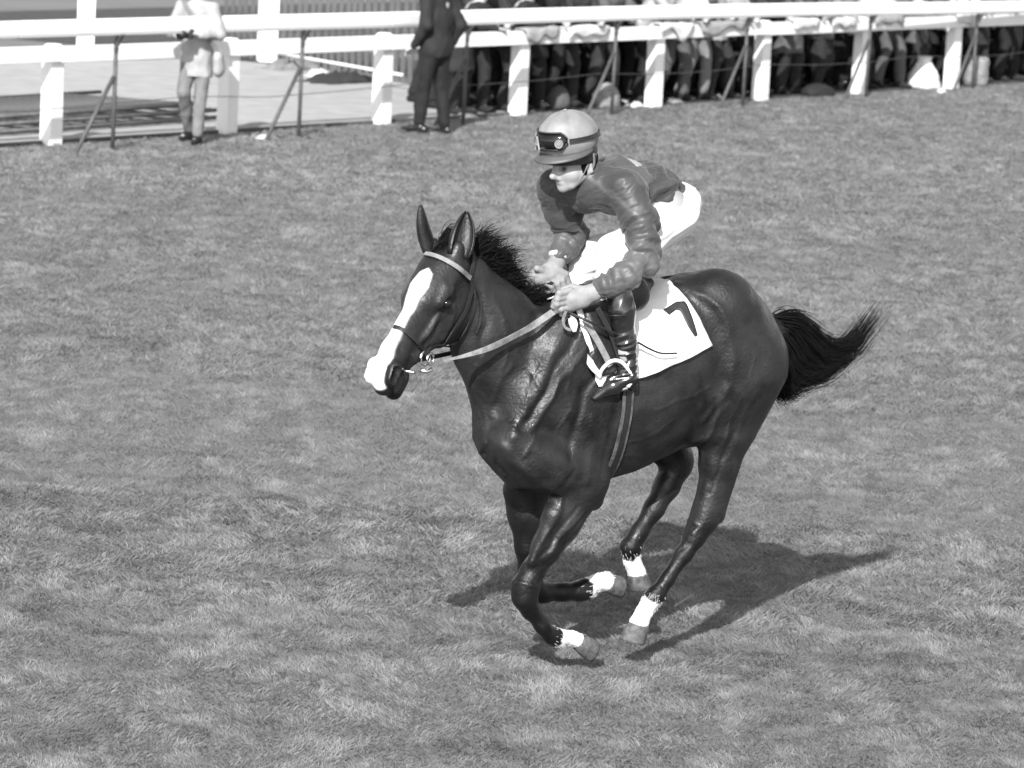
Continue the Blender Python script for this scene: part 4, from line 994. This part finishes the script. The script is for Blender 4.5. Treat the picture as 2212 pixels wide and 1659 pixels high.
# ---- gloves: palm, four curled fingers and a thumb each
def glove(prims, m, name='glove'):
    G_ = Sculpt()
    for a, b, ra, rb, k in prims: G_.cone(a, b, ra, rb, k)
    v_, f_ = G_.build(.0035, 1); return obj(name, v_, f_, m, jk)
P_ = []
P_ += [(h(1300, 624, .268), h(1280, 632, .255), .036, .036, .015), (h(1280, 634, .25), h(1236, 645, .215), .036, .038, .02), (h(1262, 650, .235), h(1230, 660, .205), .030, .030, .02)]
for i, (x0, y0, x1, y1, x2, y2, r) in enumerate(((1232, 628, 1208, 634, 1198, 652, .0145), (1228, 640, 1204, 646, 1196, 662, .0148), (1226, 652, 1203, 657, 1202, 671, .014), (1232, 664, 1212, 668, 1214, 679, .0125))):
    w0 = .215 - i * .002; P_ += [(h(x0, y0, w0), h(x1, y1, w0 + .008), r + .002, r, .006), (h(x1, y1, w0 + .008), h(x2, y2, w0 - .012), r, r * .92, .004), (h(x2, y2, w0 - .012), h(x2 + 16, y2 + 2, w0 - .035), r * .9, r * .8, .004)]
P_ += [(h(1262, 628, .23), h(1236, 620, .19), .019, .016, .012), (h(1236, 620, .185), h(1215, 626, .172), .015, .012, .006)]
glove(P_, M['glove'])
P_ = [(h(1206, 554, -.15), h(1202, 570, -.145), .034, .034, .012), (h(1200, 572, -.14), h(1184, 592, -.12), .036, .038, .02), (h(1196, 580, -.12), h(1166, 598, -.12), .032, .040, .02), (h(1158, 596, -.13), h(1168, 608, -.13), .030, .028, .015)]
for i, (x0, y0, x1, y1, x2, y2, r) in enumerate(((1200, 580, 1222, 592, 1229, 612, .0145), (1192, 590, 1214, 604, 1220, 620, .0148), (1182, 600, 1203, 612, 1208, 625, .014), (1172, 606, 1190, 618, 1195, 628, .0125))):
    w0 = -.10; P_ += [(h(x0, y0, w0), h(x1, y1, w0 + .01), r + .002, r, .006), (h(x1, y1, w0 + .01), h(x2, y2, w0 + .0), r, r * .9, .004), (h(x2, y2, w0), h(x2 - 14, y2 + 3, w0 - .03), r * .9, r * .8, .004)]
P_ += [(h(1176, 586, -.10), h(1160, 580, -.09), .018, .015, .01)]
glove(P_, M['glove'])
for (p0, p1, r) in ((h(1308, 619, .28), h(1297, 626, .266), .043), (h(1207, 549, -.155), h(1205, 557, -.15), .042)):
    MB().tube([p0, p0 * .5 + p1 * .5, p1], [r, r * 1.03, r], 16).build('cuff', M['white'], jk, smooth=True)
# ---- helmet with silk cap
cc = hj(.022, 0, .095)
def capP(az, el, k=1.0):
    """az from the front towards the near side, el upward"""
    return cc + JS * k * (fw * .136 * math.cos(az) * math.cos(el) + lf * .112 * math.sin(az) * math.cos(el) + upv * .118 * math.sin(el))
na, ne = 48, 16; vv, ff, tn = [], [], []
for j in range(ne):
    el = math.radians(-26 + 116 * j / (ne - 1))
    for i in range(na):
        az = 2 * math.pi * i / na; sv_ = abs(math.sin(az * 3)) ** .35; puff = 1 + .016 * sv_ * math.cos(el) + .024 * noise.noise(Vector((math.cos(az) * 3, math.sin(az) * 3, el * 3)))
        if j < 2: puff -= .03
        vv.append(capP(az, max(el, math.radians(-26)), puff)); tn.append((0, .82 + .18 * sv_))
for j in range(ne - 1):
    for i in range(na): ff.append((j * na + i, j * na + (i + 1) % na, (j + 1) * na + (i + 1) % na, (j + 1) * na + i))
cap = obj('cap', vv, ff, M['cap'], jk, tone=np.array(tn)); so = cap.modifiers.new('t', 'SOLIDIFY'); so.thickness = .006; so.offset = -1
MB().tube([capP(0, 1.57, .99), capP(0, 1.57, 1.05)], .008, 8).build('cap_button', M['cap'], cap, smooth=True)
vv, ff = [], []; nb = 30     # peak
for i in range(nb):
    az = math.radians(-112 + 224 * i / (nb - 1)); c = max(0, math.cos(az * .80)) ** 1.0
    e0 = capP(az, math.radians(-20), .99); out = fw * math.cos(az) + lf * math.sin(az)
    for q in (0, .33, .66, 1): vv.append(e0 + out * JS * .036 * c * q - upv * JS * (.012 * q + .016 * q * c))
ff = [(i * 4 + j, i * 4 + j + 1, (i + 1) * 4 + j + 1, (i + 1) * 4 + j) for i in range(nb - 1) for j in range(3)]
pk_ = obj('peak', vv, ff, M['cap'], cap, tone=np.tile([0, .34], (len(vv), 1))); so = pk_.modifiers.new('t', 'SOLIDIFY'); so.thickness = .005
# helmet shell under the cap, brought down dark to stand for forehead shade
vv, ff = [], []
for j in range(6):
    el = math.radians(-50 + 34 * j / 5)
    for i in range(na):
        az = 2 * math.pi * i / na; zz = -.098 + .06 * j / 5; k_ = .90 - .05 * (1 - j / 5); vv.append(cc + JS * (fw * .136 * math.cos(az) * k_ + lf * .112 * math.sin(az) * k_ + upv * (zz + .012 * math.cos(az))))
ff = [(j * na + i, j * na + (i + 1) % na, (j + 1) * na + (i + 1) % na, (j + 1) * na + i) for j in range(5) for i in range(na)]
hs = obj('helmet_shell_shade', vv, ff, M['leather'], cap); so = hs.modifiers.new('t', 'SOLIDIFY'); so.thickness = .008
hl_ = Sculpt().cone(hj(.014, .070, .03), hj(.010, .071, -.045), .019, .012, .01).cone(hj(-.05, .02, .0), hj(-.05, -.02, -.01), .05, .05, .02).cone(hj(.012, -.070, .03), hj(.012, -.070, -.02), .016, .010, .01)
v_, f_ = hl_.build(.006, 1); obj('hair', v_, f_, M['hair'], jk)
MB().strap(spline([hj(-.01, .088, .03), hj(.0, .086, -.01), hj(.02, .068, -.055), hj(.045, .035, -.100), hj(.055, .0, -.115), hj(.045, -.035, -.100), hj(.0, -.086, -.01)], 5), [lf * math.cos(t) - upv * math.sin(t) for t in np.linspace(0, 3.1, 31)], .016, .004).build('chin_strap', M['lightstrap'], jk)
MB().strap(spline([hj(-.03, .086, .03), hj(-.03, .080, -.02), hj(.01, .070, -.052)], 5), [lf] * 11, .012, .004).build('chin_strap', M['lightstrap'], jk)
# goggles pushed up on the cap
gg = empty('goggles', mw=HM); tag(gg, 'dark racing goggles pushed up on the front of the jockey cap', 'goggles')
vv, ff = [], []; n1, n2 = 34, 7
for i in range(n1):
    az = math.radians(-62 + 116 * i / (n1 - 1)); edge = min(1, min(i, n1 - 1 - i) / 4 + .35)
    for j in range(n2):
        q = j / (n2 - 1) * 2 - 1; dip = .10 * math.exp(-(math.degrees(az) / 11) ** 2) if q < 0 else 0
        el = math.radians(9) + math.radians(15) * q * edge + dip * abs(q); bul = 1.05 + .055 * (1 - q * q) * edge; vv.append(capP(az, el, bul))
ff = [(i * n2 + j, i * n2 + j + 1, (i + 1) * n2 + j + 1, (i + 1) * n2 + j) for i in range(n1 - 1) for j in range(n2 - 1)]
g1 = obj('lens', vv, ff, M['eye'], gg); so = g1.modifiers.new('t', 'SOLIDIFY'); so.thickness = .014; so.offset = 1
rim = [capP(math.radians(a), math.radians(9 + 16 * min(1, .35 + min(a + 62, 54 - a) / 16)), 1.06) for a in range(-62, 55, 4)] + [capP(math.radians(a), math.radians(9 - 16 * min(1, .35 + min(a + 62, 54 - a) / 16)), 1.06) for a in range(54, -63, -4)]
MB().tube(rim + [rim[0]], .005, 6, cap=False).build('frame', M['leather'], gg, smooth=True)
st = [capP(math.radians(a), math.radians(7 - max(0, a - 62) * .05), 1.035) for a in range(58, 300, 8)]
MB().strap(st, [p - cc for p in st], .020, .004).build('strap', M['leather'], gg)
def disc_at(az, el, r, k0, k1): return MB().tube([capP(az, el, k0), capP(az, el, k1)], r, 14)
disc_at(math.radians(40), math.radians(5), .019, 1.06, 1.16).build('stud', M['lightstrap'], gg, smooth=False)
disc_at(math.radians(40), math.radians(5), .008, 1.16, 1.18).build('stud_cap', M['glove'], gg)
em = MB()
for a0, e0, a1, e1 in ((-8, 17, -15, -6), (-8, 17, -1, -6), (-13, 3, -3, 3)):
    em.tube([capP(math.radians(a0), math.radians(e0), 1.15), capP(math.radians(a1), math.radians(e1), 1.15)], .0045, 6)
em.build('emblem', M['glove'], gg)
# riding whip
wp = spline([h(1215, 668, .20), h(1262, 690, .285), h(1310, 712, .30), h(1374, 738, .30), h(1400, 752, .305), h(1428, 763, .31), h(1462, 763, .315)], 6)
o = MB().tube(wp, list(np.linspace(.006, .0045, len(wp))), 6).build('riding_whip', M['leather'], smooth=True); o.matrix_world = HM
tag(o, 'thin dark riding whip reaching back behind the jockey boot over the number cloth', 'whip')
# ================================================================== PEOPLE ALONG THE FENCE
def tone_mat(name, c, rough=.85): return mat(name, c, rough, c * .7, 9, bump=.3, bscale=14)
TM = {k: tone_mat('wool_tone_%s' % k, c) for k, c in dict(black=.006, char=.013, dark=.022, mid=.085, grey=.17, pale=.36, white=.72).items()}
M['face'] = mat('pale_skin', .42, .6, .36, 10)
M['hairb'] = mat('dark_hair', .03, .7, .02, 30)
def figure(J, name='person', coat=None, vb=.014, vc=.016, skirt=False, seed=1, hat=None):
    """J: joints in the figure's own space (x right, y ahead, z up). Returns the root and its parts."""
    root = empty(name); g = {k: np.array(v_, float) for k, v_ in J.items()}
    B = Sculpt(); X = V(1, 0, 0); fy = V(0, 1, 0); ht = g['head']; nk = g['neck']
    B.cone(ht + V(0, -.01, .03), ht + V(0, .0, .0), .090, .085, .02); B.cone(ht + V(0, .035, -.01), ht + V(0, .055, -.075), .065, .030, .03)
    B.cone(ht + V(0, .09, .0), ht + V(0, .112, -.03), .010, .013, .01)
    for s in (1, -1): B.ball(ht + V(.034 * s, .092, .008), .012, .008, None, True); B.ball(ht + V(.086 * s, -.005, -.01), .017, .01, (X, .5))
    B.cone(ht + V(-.018, .098, -.055), ht + V(.018, .098, -.055), .003, .003, .004, None, True)
    B.cone(ht + V(0, -.01, -.05), nk, .05, .055, .03)
    B.cone(nk + (g['hip'] - nk) * .22, g['hip'], .115, .12, .05, (X, 1.25))
    for s, sd in ((-1, 'l'), (1, 'r')):
        sh, el, wr, hn = g['sh' + sd], g['el' + sd], g['wr' + sd], g['hand' + sd]; hj_, kn, an, to = g['hip'] + V(.085 * s, 0, -.02), g['kn' + sd], g['an' + sd], g['toe' + sd]
        B.cone(nk + V(0, 0, -.06), sh, .05, .05, .04); B.chain([(sh, .050), (el, .040), (wr, .028)], .02)
        d = hn - wr; d /= np.linalg.norm(d); u = np.cross(d, V(0, 0, 1)); u /= np.linalg.norm(u) + 1e-9; q = np.cross(u, d)
        B.cone(wr, wr + d * .055, .026, .034, .015, (q, .65))
        for f_i in range(4):
            o_ = u * (f_i - 1.5) * .021; L = (.066, .075, .072, .056)[f_i]; p0 = wr + d * .075 + o_
            p1 = p0 + d * L * .5 - q * .008; p2 = p1 + d * L * .3 - q * .028; B.cone(p0, p1, .0125, .0115, .006); B.cone(p1, p2, .0115, .010, .004)
        B.cone(wr + d * .03 + u * .03 * s, wr + d * .075 + u * .055 * s - q * .01, .013, .011, .008)
        B.chain([(hj_, .085), (kn, .055), (an, .038)], .03); B.cone(an + V(0, 0, -.02), to, .035, .025, .02)
    v_, f_ = B.build(vb, 1); obj('body', v_, f_, M['face'], root)
    # hair
    H_ = Sculpt(); H_.cone(ht + V(0, -.028, .045), ht + V(0, -.035, .0), .088, .085, .02)
    v_, f_ = H_.build(vc, 1); obj('hair', v_, f_, M['hairb'], root)
    # jacket or coat
    K = Sculpt(); hem = coat or .74
    K.cone(nk + V(0, 0, -.10), g['hip'] * .5 + nk * .5, .125, .135, .05, (X, 1.35)); K.cone(g['hip'] * .5 + nk * .5, g['hip'] + V(0, 0, -.02), .135, .135, .05, (X, 1.3))
    K.cone(g['hip'], V(g['hip'][0], g['hip'][1] * .8, hem - .04), .138, .138 + .06 * (.74 - hem) / .3, .05, (X, 1.30))
    K.cone(nk + V(0, -.01, -.01), nk + V(0, -.01, -.06), .062, .08, .03)
    for s, sd in ((-1, 'l'), (1, 'r')):
        K.cone(nk + V(0, 0, -.07), g['sh' + sd], .07, .068, .05); w2 = g['wr' + sd] * .93 + g['el' + sd] * .07
        K.chain([(g['sh' + sd], .070), (g['el' + sd], .058), (w2, .043)], .03)
    K.ball(V(g['hip'][0], g['hip'][1] * .8, hem - 3.0), 3.0, .005, None, True)
    v_, f_ = K.build(vc, 1); v_ = v_.astype(float); n_ = normals(v_, f_); fo = nz(v_ * V(1, 1, .6), 9, seed, 2); v_ += n_ * (fo * .016)[:, None]
    jk_ = obj('jacket', v_, f_, TM['dark'], root)
    T_ = Sculpt()
    T_.cone(g['hip'] + V(-.04, 0, -.02), g['hip'] + V(.04, 0, -.02), .11, .11, .04)
    for s, sd in ((-1, 'l'), (1, 'r')):
        T_.chain([(g['hip'] + V(.080 * s, 0, -.04), .100), (g['kn' + sd], .074), (g['an' + sd] + V(0, 0, .03), .068)], .02)
    if skirt: T_.cone(g['hip'], V(0, g['hip'][1] * .6, .45), .12, .20, .05, (fy, .8))
    v_, f_ = T_.build(vc, 1); v_ = v_.astype(float); n_ = normals(v_, f_); fo = nz(v_ * V(1, 1, .5), 11, seed + 5, 2); v_ += n_ * (fo * .014)[:, None]
    tr_ = obj('trousers' if not skirt else 'skirt', v_, f_, TM['dark'], root)
    for s, sd in ((-1, 'l'), (1, 'r')):
        Q = Sculpt(); a, t = g['an' + sd], g['toe' + sd]; hl = a + (a - t) * V(.35, .35, 0); hl[2] = t[2]
        Q.cone(a + V(0, 0, -.02), hl + V(0, 0, .012), .042, .040, .02); Q.cone(hl, t, .040, .036, .02, (V(0, 0, 1), .8)); Q.cone(a + V(0, 0, -.03), t * .6 + a * .4 + V(0, 0, -.01), .040, .036, .02)
        v_, f_ = Q.build(.012, 1); obj('shoe', v_, f_, M['boot'], root)
    return root
def set_mat(o, m):
    if o.data.users > 1 or True:
        o.material_slots[0].link = 'OBJECT'; o.material_slots[0].material = m
def copy_fig(src, **k):
    r = src.copy(); COL.objects.link(r)
    for ch in list(src.children): c = ch.copy(); COL.objects.link(c); c.parent = r
    return r
def dress(root, jm, tm, sm=None):
    for c in root.children:
        n_ = c.name.split('.')[0]
        if n_ == 'jacket': set_mat(c, TM[jm])
        if n_ in ('trousers', 'skirt'): set_mat(c, TM[tm])
        if n_ == 'shoe' and sm: set_mat(c, TM[sm])
def lean_pose(sd):
    r = random.Random(sd); j = lambda s: r.uniform(-s, s)
    lean = r.uniform(.16, .34); tw = j(.06); kx = j(.05); d = dict(hip=(0, 0 + j(.03), .90), neck=(tw, lean, 1.40 - lean * .35))
    nk = d['neck']; d['head'] = (tw * 1.4 + j(.03), lean + .09, nk[2] + .17)
    d['shl'] = (nk[0] - .175, nk[1] - .0, nk[2] - .06); d['shr'] = (nk[0] + .175, nk[1] + .0, nk[2] - .06)
    sp = r.uniform(.02, .16)
    for s, q in ((-1, 'l'), (1, 'r')):
        if r.random() < .8:    # forearm over the rail
            d['el' + q] = (nk[0] + s * (.24 + j(.03)), .38 + j(.04), 1.07); d['wr' + q] = (nk[0] + s * (.04 + sp), .52 + j(.03), 1.06 + j(.02)); d['hand' + q] = (nk[0] + s * .0, .60, 1.03)
        else:
            d['el' + q] = (nk[0] + s * .27, .16, 1.06); d['wr' + q] = (nk[0] + s * .20, .34, .98); d['hand' + q] = (nk[0] + s * .18, .42, .95)
        st = r.uniform(-.12, .16); d['kn' + q] = (s * .10 + kx, .04 + st * .4, .50); d['an' + q] = (s * (.11 + abs(j(.06))) + kx * .3, -.04 + st, .095); a = d['an' + q]; d['toe' + q] = (a[0] + s * .04, a[1] + .16, .035)
    return d
protos = []
for i, (coat, sk) in enumerate(((None, False), (.52, False), (.70, True), (None, False), (.60, False), (.74, False))):
    protos.append(figure(lean_pose(40 + i), coat=coat, skirt=sk, seed=i * 3.3))
used = [False] * len(protos)
FWD = math.atan2(WN.y, WN.x) - math.pi / 2           # figure +y towards the course
def place(i, t, off, rot, jm, tm, label, group, sc=1.0, sm=None):
    if used[i]: r = copy_fig(protos[i])
    else: r = protos[i]; used[i] = True
    p = fpt(t, off); r.location = p; r.rotation_euler = (0, 0, FWD + rot); r.scale = (sc, sc, sc)
    dress(r, jm, tm, sm); tag(r, label, 'person', group); return r
def tx(x):                                            # fence parameter at a photograph column
    a = gp(x, 248 - .0624 * (x - 1107)); return (a - W0).dot(WD)
row1 = [  # column, variant, jacket, trousers, description
    (1035, 1, 'char', 'char', 'spectator in a long dark coat just right of the suited man'),
    (1075, 3, 'dark', 'char', 'spectator in dark clothes directly left of the fourth white post'),
    (1150, 0, 'char', 'dark', 'spectator in charcoal trousers just right of the fourth white post'),
    (1200, 4, 'black', 'black', 'spectator in black standing behind the round dark bag'),
    (1262, 5, 'dark', 'char', 'spectator behind the pale striped bag leaning on the board'),
    (1352, 3, 'mid', 'dark', 'spectator in a mid grey jacket left of the fifth white post'),
    (1440, 0, 'pale', 'black', 'spectator in a pale jacket and black trousers right of the fifth white post'),
    (1498, 5, 'white', 'mid', 'spectator in a white jacket and mid grey trousers left of the palest trousers'),
    (1546, 3, 'grey', 'grey', 'spectator in pale grey trousers, the palest legs in the crowd'),
    (1592, 0, 'pale', 'dark', 'spectator in a pale jacket and dark trousers behind a steel post'),
    (1675, 4, 'dark', 'black', 'spectator in dark coat right of the sixth white post'),
    (1742, 1, 'mid', 'char', 'spectator in a long mid grey coat between the sixth and seventh white posts'),
    (1818, 2, 'grey', 'char', 'spectator in a pale grey jacket and flared skirt by the seventh white post'),
    (1905, 5, 'white', 'black', 'spectator in a white jacket and black trousers right of the seventh white post'),
    (1962, 0, 'pale', 'mid', 'spectator in a pale jacket and mid grey trousers left of the white sack'),
    (2022, 4, 'mid', 'char', 'spectator in a mid grey coat behind the white sack'),
    (2090, 3, 'white', 'black', 'spectator in a white jacket behind the tied bundle at far right'),
    (2150, 1, 'dark', 'dark', 'spectator in a long dark coat at the right edge of the frame'),
    (2212, 0, 'mid', 'black', 'spectator half cut off by the right edge of the frame'),
]
for k, (x, i, jm, tm, lab) in enumerate(row1):
    place(i, tx(x), -.44 + random.uniform(-.05, .03), random.uniform(-.35, .35), jm, tm, lab, 'spectators leaning on the fence', random.uniform(.96, 1.04), 'char')
tp_ = tposts[4:]; names_ = ['fourth', 'fifth', 'sixth', 'seventh', 'eighth', 'ninth', 'tenth', 'eleventh']
for rw, off in ((0, -1.0), (1, -1.55)):
    t = tx(900)
    while t < tx(2212) + 1.6:
        if pxx(fpt(t, off)) > 900:
            pi = max(0, min(5, sum(1 for q in tp_ if q < t) - 6)); a_ = 'the fourth white post' if t < tp_[5] else None
            lab = ('dark clothed spectator in the %s row left of the fourth white post' % ('second', 'back')[rw]) if a_ else 'dark clothed spectator in the %s row between the %s and %s white posts' % (('second', 'back')[rw], names_[pi], names_[pi + 1])
            jm = random.choice(('black', 'char', 'dark', 'mid')); iv = random.randrange(6); wd_ = dict(black='black', char='charcoal', dark='dark', mid='grey')[jm] + (' coat' if iv in (1, 2, 4) else ' jacket')
            place(iv, t, off + random.uniform(-.12, .12), random.uniform(-.5, .5), jm, 'black',
                  lab.replace('dark clothed spectator', 'spectator in ' + wd_).replace(' white posts', ' posts'), lab.replace('dark clothed spectator in', 'spectators in'), random.uniform(.95, 1.06), 'black')
        t += random.uniform(.42, .56)
c = fpt((tx(1010) + tx(2150)) / 2 + 3.5, -2.2, .9); b = MB(); b.box((0, 0, 0), (14.5, .08, 1.9), [WD, WN, (0, 0, 1)])  # added dark wall, deepens the shade seen between the spectators
bd = b.build('shade_wall', TM['black']); bd.location = c; tag(bd, 'dark wall added behind the crowd to deepen the shade between legs', 'wall')
# --- man in the dark suit, on the course in front of the fence
sm = figure(dict(hip=(0, 0, .90), neck=(0, .02, 1.46), head=(0, .06, 1.63), shl=(-.19, .01, 1.40), shr=(.19, .01, 1.40), ell=(-.25, -.06, 1.13), wrl=(-.23, .12, .90), handl=(-.22, .2, .84),
                 elr=(.25, -.10, 1.13), wrr=(.23, .02, .88), handr=(.22, .06, .80), knl=(-.10, .06, .50), anl=(-.10, .10, .095), toel=(-.14, .27, .035), knr=(.10, .0, .49), anr=(.10, -.07, .095), toer=(.14, .09, .035)), coat=.80, vb=.011, vc=.013, seed=9)
dress(sm, 'char', 'black'); sm.scale = (1.04, 1.04, 1.03); sm.location = gp(934, 288); sm.rotation_euler.z = math.radians(52)
tag(sm, 'man in a dark suit seen from behind on the turf before the white fence', 'person')
# --- photographer in the pale suit
pg = figure(dict(hip=(0, 0, .90), neck=(0, .05, 1.43), head=(0, .11, 1.60), shl=(-.19, .04, 1.37), shr=(.19, .04, 1.37), ell=(-.30, .08, 1.12), wrl=(-.13, .30, 1.12), handl=(-.05, .34, 1.14),
                 elr=(.30, .08, 1.12), wrr=(.13, .30, 1.10), handr=(.05, .34, 1.12), knl=(-.09, .06, .50), anl=(-.08, .10, .095), toel=(-.10, .27, .035), knr=(.10, .12, .52), anr=(.13, -.16, .12), toer=(.15, -.0, .035)), coat=.68, vb=.011, vc=.013, seed=21)
dress(pg, 'pale', 'grey', 'black'); pg.location = gp(418, 309); pg.rotation_euler.z = math.radians(165); pg.scale = (.88, .92, 1.0)
tag(pg, 'photographer in a pale jacket and light grey trousers standing at the running rail', 'person')
PM = Matrix.Translation(pg.location) @ Matrix.Rotation(math.radians(165), 4, 'Z')
cm = empty('film_camera', mw=PM); tag(cm, 'dark camera held in front by the photographer in the pale jacket', 'camera')
MB().box((0, .36, 1.13), (.16, .07, .10)).build('camera_body', M['leather'], cm, bevel=.008)
MB().tube([(0, .38, 1.13), (0, .50, 1.12)], [.04, .05], 14).build('lens_barrel', M['leather'], cm, smooth=True)
bg_ = empty('shoulder_bag', mw=PM); tag(bg_, 'grey shoulder bag hanging at the hip of the photographer on a diagonal strap', 'bag')
S9 = Sculpt().cone((-.24, .03, .88), (-.24, .0, .78), .085, .10, .03, (V(1, 0, 0), .6)); v_, f_ = S9.build(.012, 2); obj('bag_body', v_, f_, TM['pale'], bg_)
MB().strap(spline([V(-.26, .06, .92), V(-.16, .17, 1.12), V(-.02, .20, 1.28), V(.10, .15, 1.42), V(.13, .03, 1.47)], 5), [V(-.1, 1, .2)] * 21, .045, .006).build('strap', TM['grey'], bg_)
# --- bags and litter at the foot of the fence
def lump(name, p, prof, m, label, cat, seed, sq=1.0, ang=0.0, extra=None):
    n = 26; vv = []
    for r, z in prof:
        for k in range(n):
            a = 2 * math.pi * k / n; q = 1 + .16 * noise.fractal(Vector((math.cos(a) * 1.6 + seed, math.sin(a) * 1.6, z * 9)), 1, 2, 3); vv.append((r * q * math.cos(a), r * q * math.sin(a) * sq, z))
    m_ = len(prof); ff = [(i * n + k, i * n + (k + 1) % n, (i + 1) * n + (k + 1) % n, (i + 1) * n + k) for i in range(m_ - 1) for k in range(n)] + [tuple(range(n))[::-1], tuple(range((m_ - 1) * n, m_ * n))]
    root = empty(name, p, ang); tag(root, label, cat); obj('bag_body', vv, ff, m, root)
    return root
def prof(w_, hgt, shape): return [(w_ * r, hgt * z) for r, z in shape]
DOME = [(.92, 0), (1.0, .08), (1.02, .25), (.98, .45), (.86, .65), (.66, .82), (.36, .95), (.08, 1.0)]
SACK = [(.95, 0), (1.0, .06), (.98, .2), (.92, .38), (.74, .55), (.52, .7), (.40, .82), (.36, .9), (.42, .97), (.30, 1.0)]
DRUM = [(.9, 0), (1, .06), (1.0, .3), (.96, .55), (1.0, .8), (.95, .95), (.6, 1.0), (.1, .98)]
b1 = lump('holdall', gp(1206, 233), prof(.135, .27, DOME), TM['mid'], 'round dark grey bag resting on the grass under the board, behind the jockey cap', 'bag', 1.0)
MB().tube(spline([V(-.06, -.03, .25), V(-.03, -.05, .33), V(.03, -.05, .33), V(.06, -.03, .25)], 4), .008, 6).build('handle', M['leather'], b1, smooth=True)
M['stripe'] = mat('striped_canvas', .34, .8, .10, 5, stretch=(2, 2, 22), bump=.3)
lump('striped_bag', gp(1309, 232), prof(.20, .30, DOME), M['stripe'], 'pale striped bag slumped under the board left of the fifth white post', 'bag', 5.0, .7, FWD)
lump('white_sack', gp(1993, 190), prof(.235, .43, SACK), TM['white'], 'white sack tied at the neck standing on the grass behind the board', 'sack', 8.0)
lump('tied_bundle', gp(2106, 184), prof(.18, .40, DRUM), M['stripe'], 'grey bundle with a pale top beside the last white post on the right', 'bundle', 12.0)
lump('dark_bag', gp(1765, 207), prof(.28, .16, DOME), TM['char'], 'low dark bag among the feet between the sixth and seventh white posts', 'bag', 17.0, .6, FWD)
for (x, y, r, lab) in ((1372, 230, .13, 'crumpled white paper at the foot of the fifth white post'), (1345, 226, .10, 'small white paper left of the fifth white post'), (1452, 221, .15, 'folded newspaper on the ground right of the fifth white post'), (1548, 213, .10, 'scrap of paper by the palest trousers'),
                       (2034, 200, .09, 'small white scrap on the turf below the white sack'), (1158, 205, .12, 'crumpled paper behind the fourth white post'), (575, 300, .12, 'pale scrap on the turf beside the second brace'), (1003, 254, .16, 'pale paper lying right of the suited man')):
    crumple('paper_scrap', gp(x, y), r, r * .6, .05, M['tarp'], x * .1, lab, 'paper', FWD, 10, 'scraps of paper under the fence')
for (x, dx, tmn) in ((1130, .1, 'pale'), (1230, 0, 'white'), (1420, 0, 'white'), (1520, 0, 'pale'), (1700, 0, 'white'), (1780, 0, 'white'), (1880, 0, 'pale'), (2050, 0, 'white')):
    t = tx(x); vv, ff = [], []; nx_, ny_ = 14, 9; w_ = random.uniform(.28, .5)
    for j in range(ny_):
        for i in range(nx_):
            u = i / (nx_ - 1) - .5; s = j / (ny_ - 1); over = s * .42 - .20        # lies over the top of the board and hangs at both sides
            hang = .35 + 1.0 * noise.noise(Vector((u * 2.2 + x * .7, 3, 0))) + .3; o_ = .10 + (over if abs(over) < .05 else math.copysign(.05, over)); z_ = 1.006 - max(0, abs(over) - .05) * max(.15, hang) + .02 * noise.noise(Vector((u * 5 + x, s * 3, 1)))
            p = fpt(t + u * w_ * 2 * (1 + .1 * math.sin(s * 5)), o_ + .015 * noise.noise(Vector((u * 6 + x, s * 2, 4))), z_); vv.append(p)
    ff = [(j * nx_ + i, j * nx_ + i + 1, (j + 1) * nx_ + i + 1, (j + 1) * nx_ + i) for j in range(ny_ - 1) for i in range(nx_ - 1)]
    o = obj('draped_coat', vv, ff, TM[tmn]); so = o.modifiers.new('t', 'SOLIDIFY'); so.thickness = .012
    tag(o, {1130: 'pale coat draped over the board right of the fourth white post', 1230: 'white coat draped over the board above the striped bag', 1420: 'white coat draped over the board right of the fifth post', 1520: 'pale coat draped over the board above the palest trousers', 1700: 'white coat draped over the board right of the sixth post', 1780: 'white coat draped over the board between the sixth and seventh posts', 1880: 'pale coat draped over the board right of the seventh post', 2050: 'white coat draped over the board left of the last post'}[x], 'coat', 'coats draped over the fence')
# one straw on the turf near the hind hooves
o = MB().tube([gp(1458, 1309, .05), gp(1495, 1286, .06)], .006, 5).build('stick', M['lightstrap']); tag(o, 'short pale stick lying on the turf right of the hind hoof', 'stick')
